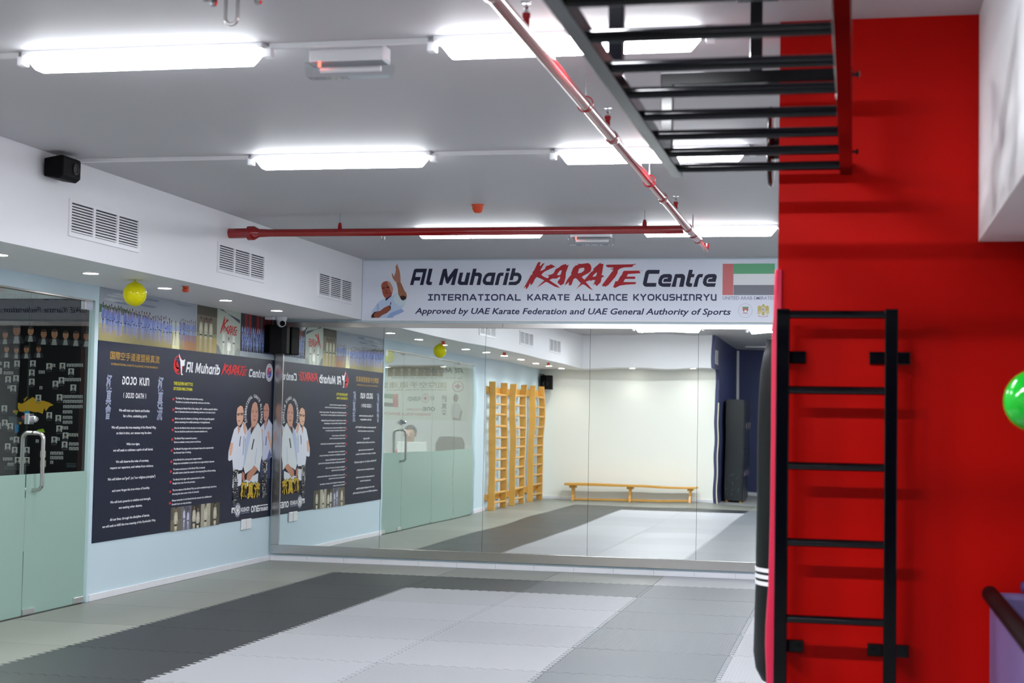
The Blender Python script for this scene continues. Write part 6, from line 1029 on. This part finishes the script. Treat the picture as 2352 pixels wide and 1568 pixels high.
def office_furniture():
    t = empty('office_desk', 'pale office desk behind the frosted glass', 'desk', (-2.1, -6.9, 0))
    obj('top', bx(-2.9, -1.35, -7.15, -6.6, .72, .75), M_desk, t, bevel=.004)
    for x in (-2.86, -1.39): obj('side_panel', bx(x-.015, x+.015, -7.12, -6.63, 0, .72), M_desk, t)
    obj('front_panel', bx(-2.84, -1.41, -6.66, -6.64, .2, .72), M_desk, t)
    t = empty('monitor', 'white backed computer monitor on the office desk', 'monitor', (-1.72, -6.85, .75))
    obj('foot', bx(-1.82, -1.62, -6.95, -6.78, .75, .762), M_plastic, t, bevel=.003); obj('stand', bx(-1.75, -1.69, -6.86, -6.84, .762, .9), M_plastic, t)
    obj('screen', bx(-1.955, -1.49, -6.85, -6.825, .82, 1.105), M_plastic, t, bevel=.008)
    def chair(x, y, rz, label):
        t = empty('office_chair', label, 'chair', (x, y, 0), 'office chairs')
        obj('seat', bx(x-.24, x+.24, y-.22, y+.22, .44, .5), M_chair, t, bevel=.02)
        bm = BM(); yb = y+rz*.24
        pts = [(-.2,.55),(-.235,.8),(-.225,1.08),(-.18,1.165),(0,1.175),(.18,1.165),(.225,1.08),(.235,.8),(.2,.55)]
        prism(bm, [(x+a, z) for a, z in pts], 'y', yb-.03, yb+.03); obj('backrest', bm, M_chair, t, bevel=.015)
        obj('column', tube(BM(), [(x, y, .08), (x, y, .44)], .028), M_chrome, t, smooth=True); obj('spine', bx(x-.03, x+.03, yb-.05 if rz < 0 else yb+.03, yb-.03 if rz < 0 else yb+.05, .46, .8), M_black, t)
        for k in range(5):
            a = 2*math.pi*k/5; obj('leg', tube(BM(), [(x, y, .09), (x+.27*math.cos(a), y+.27*math.sin(a), .05)], .018), M_black, t, smooth=True); obj('castor', ball(BM(), (x+.27*math.cos(a), y+.27*math.sin(a), .026), .026, 12), M_black, t, smooth=True)
    chair(-1.36, -7.45, -1, 'dark grey chair beside the seated person in the office')
    t = empty('office_stool', 'dark grey stool under the seated person in the office', 'stool', (-1.96, -7.55, 0))
    obj('seat', lathe(BM(), [(.02,.36),(.17,.36),(.19,.38),(.19,.41),(.17,.43),(.02,.43)], (-1.96, -7.55, 0), 28), M_chair, t, smooth=True); obj('column', tube(BM(), [(-1.96,-7.55,.03),(-1.96,-7.55,.36)], .03), M_chrome, t, smooth=True); obj('base', lathe(BM(), [(.22,0),(.22,.015),(.05,.03)], (-1.96,-7.55,0), 28), M_chrome, t, smooth=True)
office_furniture()
def seated_person():
    x, y = -1.96, -7.55
    t = empty('person', 'person with short black hair and red shirt seated at the office desk', 'person', (x, y, .45))
    V = [((0,-.02,.575),.14),((0,-.03,.72),.13),((0,-.02,.88),.15),((0,.0,.99),.12),((0,.015,1.06),.055),((0,.025,1.11),.058),((0,.035,1.17),.088),((0,.035,1.245),.082),((0,.03,1.29),.05),
         ((-.17,0,.985),.06),((-.23,.05,.78),.047),((-.15,.30,.80),.036),((-.11,.40,.795),.032),((.17,0,.985),.06),((.23,.05,.78),.047),((.15,.30,.80),.036),((.11,.40,.795),.032),
         ((-.10,.0,.53),.085),((-.13,.40,.53),.07),((-.13,.42,.10),.045),((-.13,.54,.05),.04),((.10,.0,.53),.085),((.13,.40,.53),.07),((.13,.42,.10),.045),((.13,.54,.05),.04)]
    E = [(0,1),(1,2),(2,3),(3,4),(4,5),(5,6),(6,7),(7,8),(3,9),(9,10),(10,11),(11,12),(3,13),(13,14),(14,15),(15,16),(0,17),(17,18),(18,19),(19,20),(0,21),(21,22),(22,23),(23,24)]
    me = bpy.data.meshes.new('body'); me.from_pydata([(x+v[0][0], y+v[0][1], v[0][2]) for v in V], E, []); o = bpy.data.objects.new('body', me); COL.objects.link(o)
    md = o.modifiers.new('skin', 'SKIN'); md.use_smooth_shade = True; o.modifiers.new('sub', 'SUBSURF').levels = 2; o.modifiers['sub'].render_levels = 2
    for i, v in enumerate(V): me.skin_vertices[0].data[i].radius = (v[1], v[1]*.85); me.skin_vertices[0].data[i].use_root = (i == 0)
    bpy.context.view_layer.update(); dg = bpy.context.evaluated_depsgraph_get(); m2 = bpy.data.meshes.new_from_object(o.evaluated_get(dg)); bpy.data.objects.remove(o)
    for mm in (M_skin, M_shirt, M_rubber): m2.materials.append(mm)
    for p in m2.polygons:
        c = p.center; p.use_smooth = True
        p.material_index = 0 if c.z > 1.045 or (c.y > y+.28 and c.z > .7) else (1 if c.z > .6 else 2)
    b = bpy.data.objects.new('body', m2); COL.objects.link(b); b.parent = t; b.matrix_parent_inverse = Matrix.Translation(-Vector(t.location))
    bm = BM(); ball(bm, (x, y+.015, 1.235), .105, 24, 1.0); bmesh.ops.delete(bm, geom=[v for v in bm.verts if v.co.z < 1.17 or (v.co.y > y+.075 and v.co.z < 1.275)], context='VERTS'); obj('hair', bm, M_hair, t, smooth=True)
    for s in (-1, 1): obj('eye', ball(BM(), (x+s*.032, y+.112, 1.215), .009, 10), M_black, t); obj('ear', ball(BM(), (x+s*.088, y+.03, 1.20), .02, 10, 1.5), M_skin, t, smooth=True)
    obj('nose', ball(BM(), (x, y+.122, 1.19), .013, 10, 1.6), M_skin, t, smooth=True); obj('mouth', bx(x-.02, x+.02, y+.11, y+.118, 1.152, 1.158), mat('lips', (140,70,66), .5), t)
    for s in (-1, 1):
        for k in range(4): obj('finger', tube(BM(), [(x+s*.11+(k-1.5)*.016, y+.42, .795), (x+s*.108+(k-1.5)*.017, y+.46, .79), (x+s*.106+(k-1.5)*.017, y+.485+.008*(k in (1,2)), .772)], [.009,.008,.006], 8), M_skin, t, smooth=True)
        obj('thumb', tube(BM(), [(x+s*.085, y+.40, .79), (x+s*.065, y+.43, .785), (x+s*.06, y+.45, .775)], [.01,.009,.007], 8), M_skin, t, smooth=True)
seated_person()
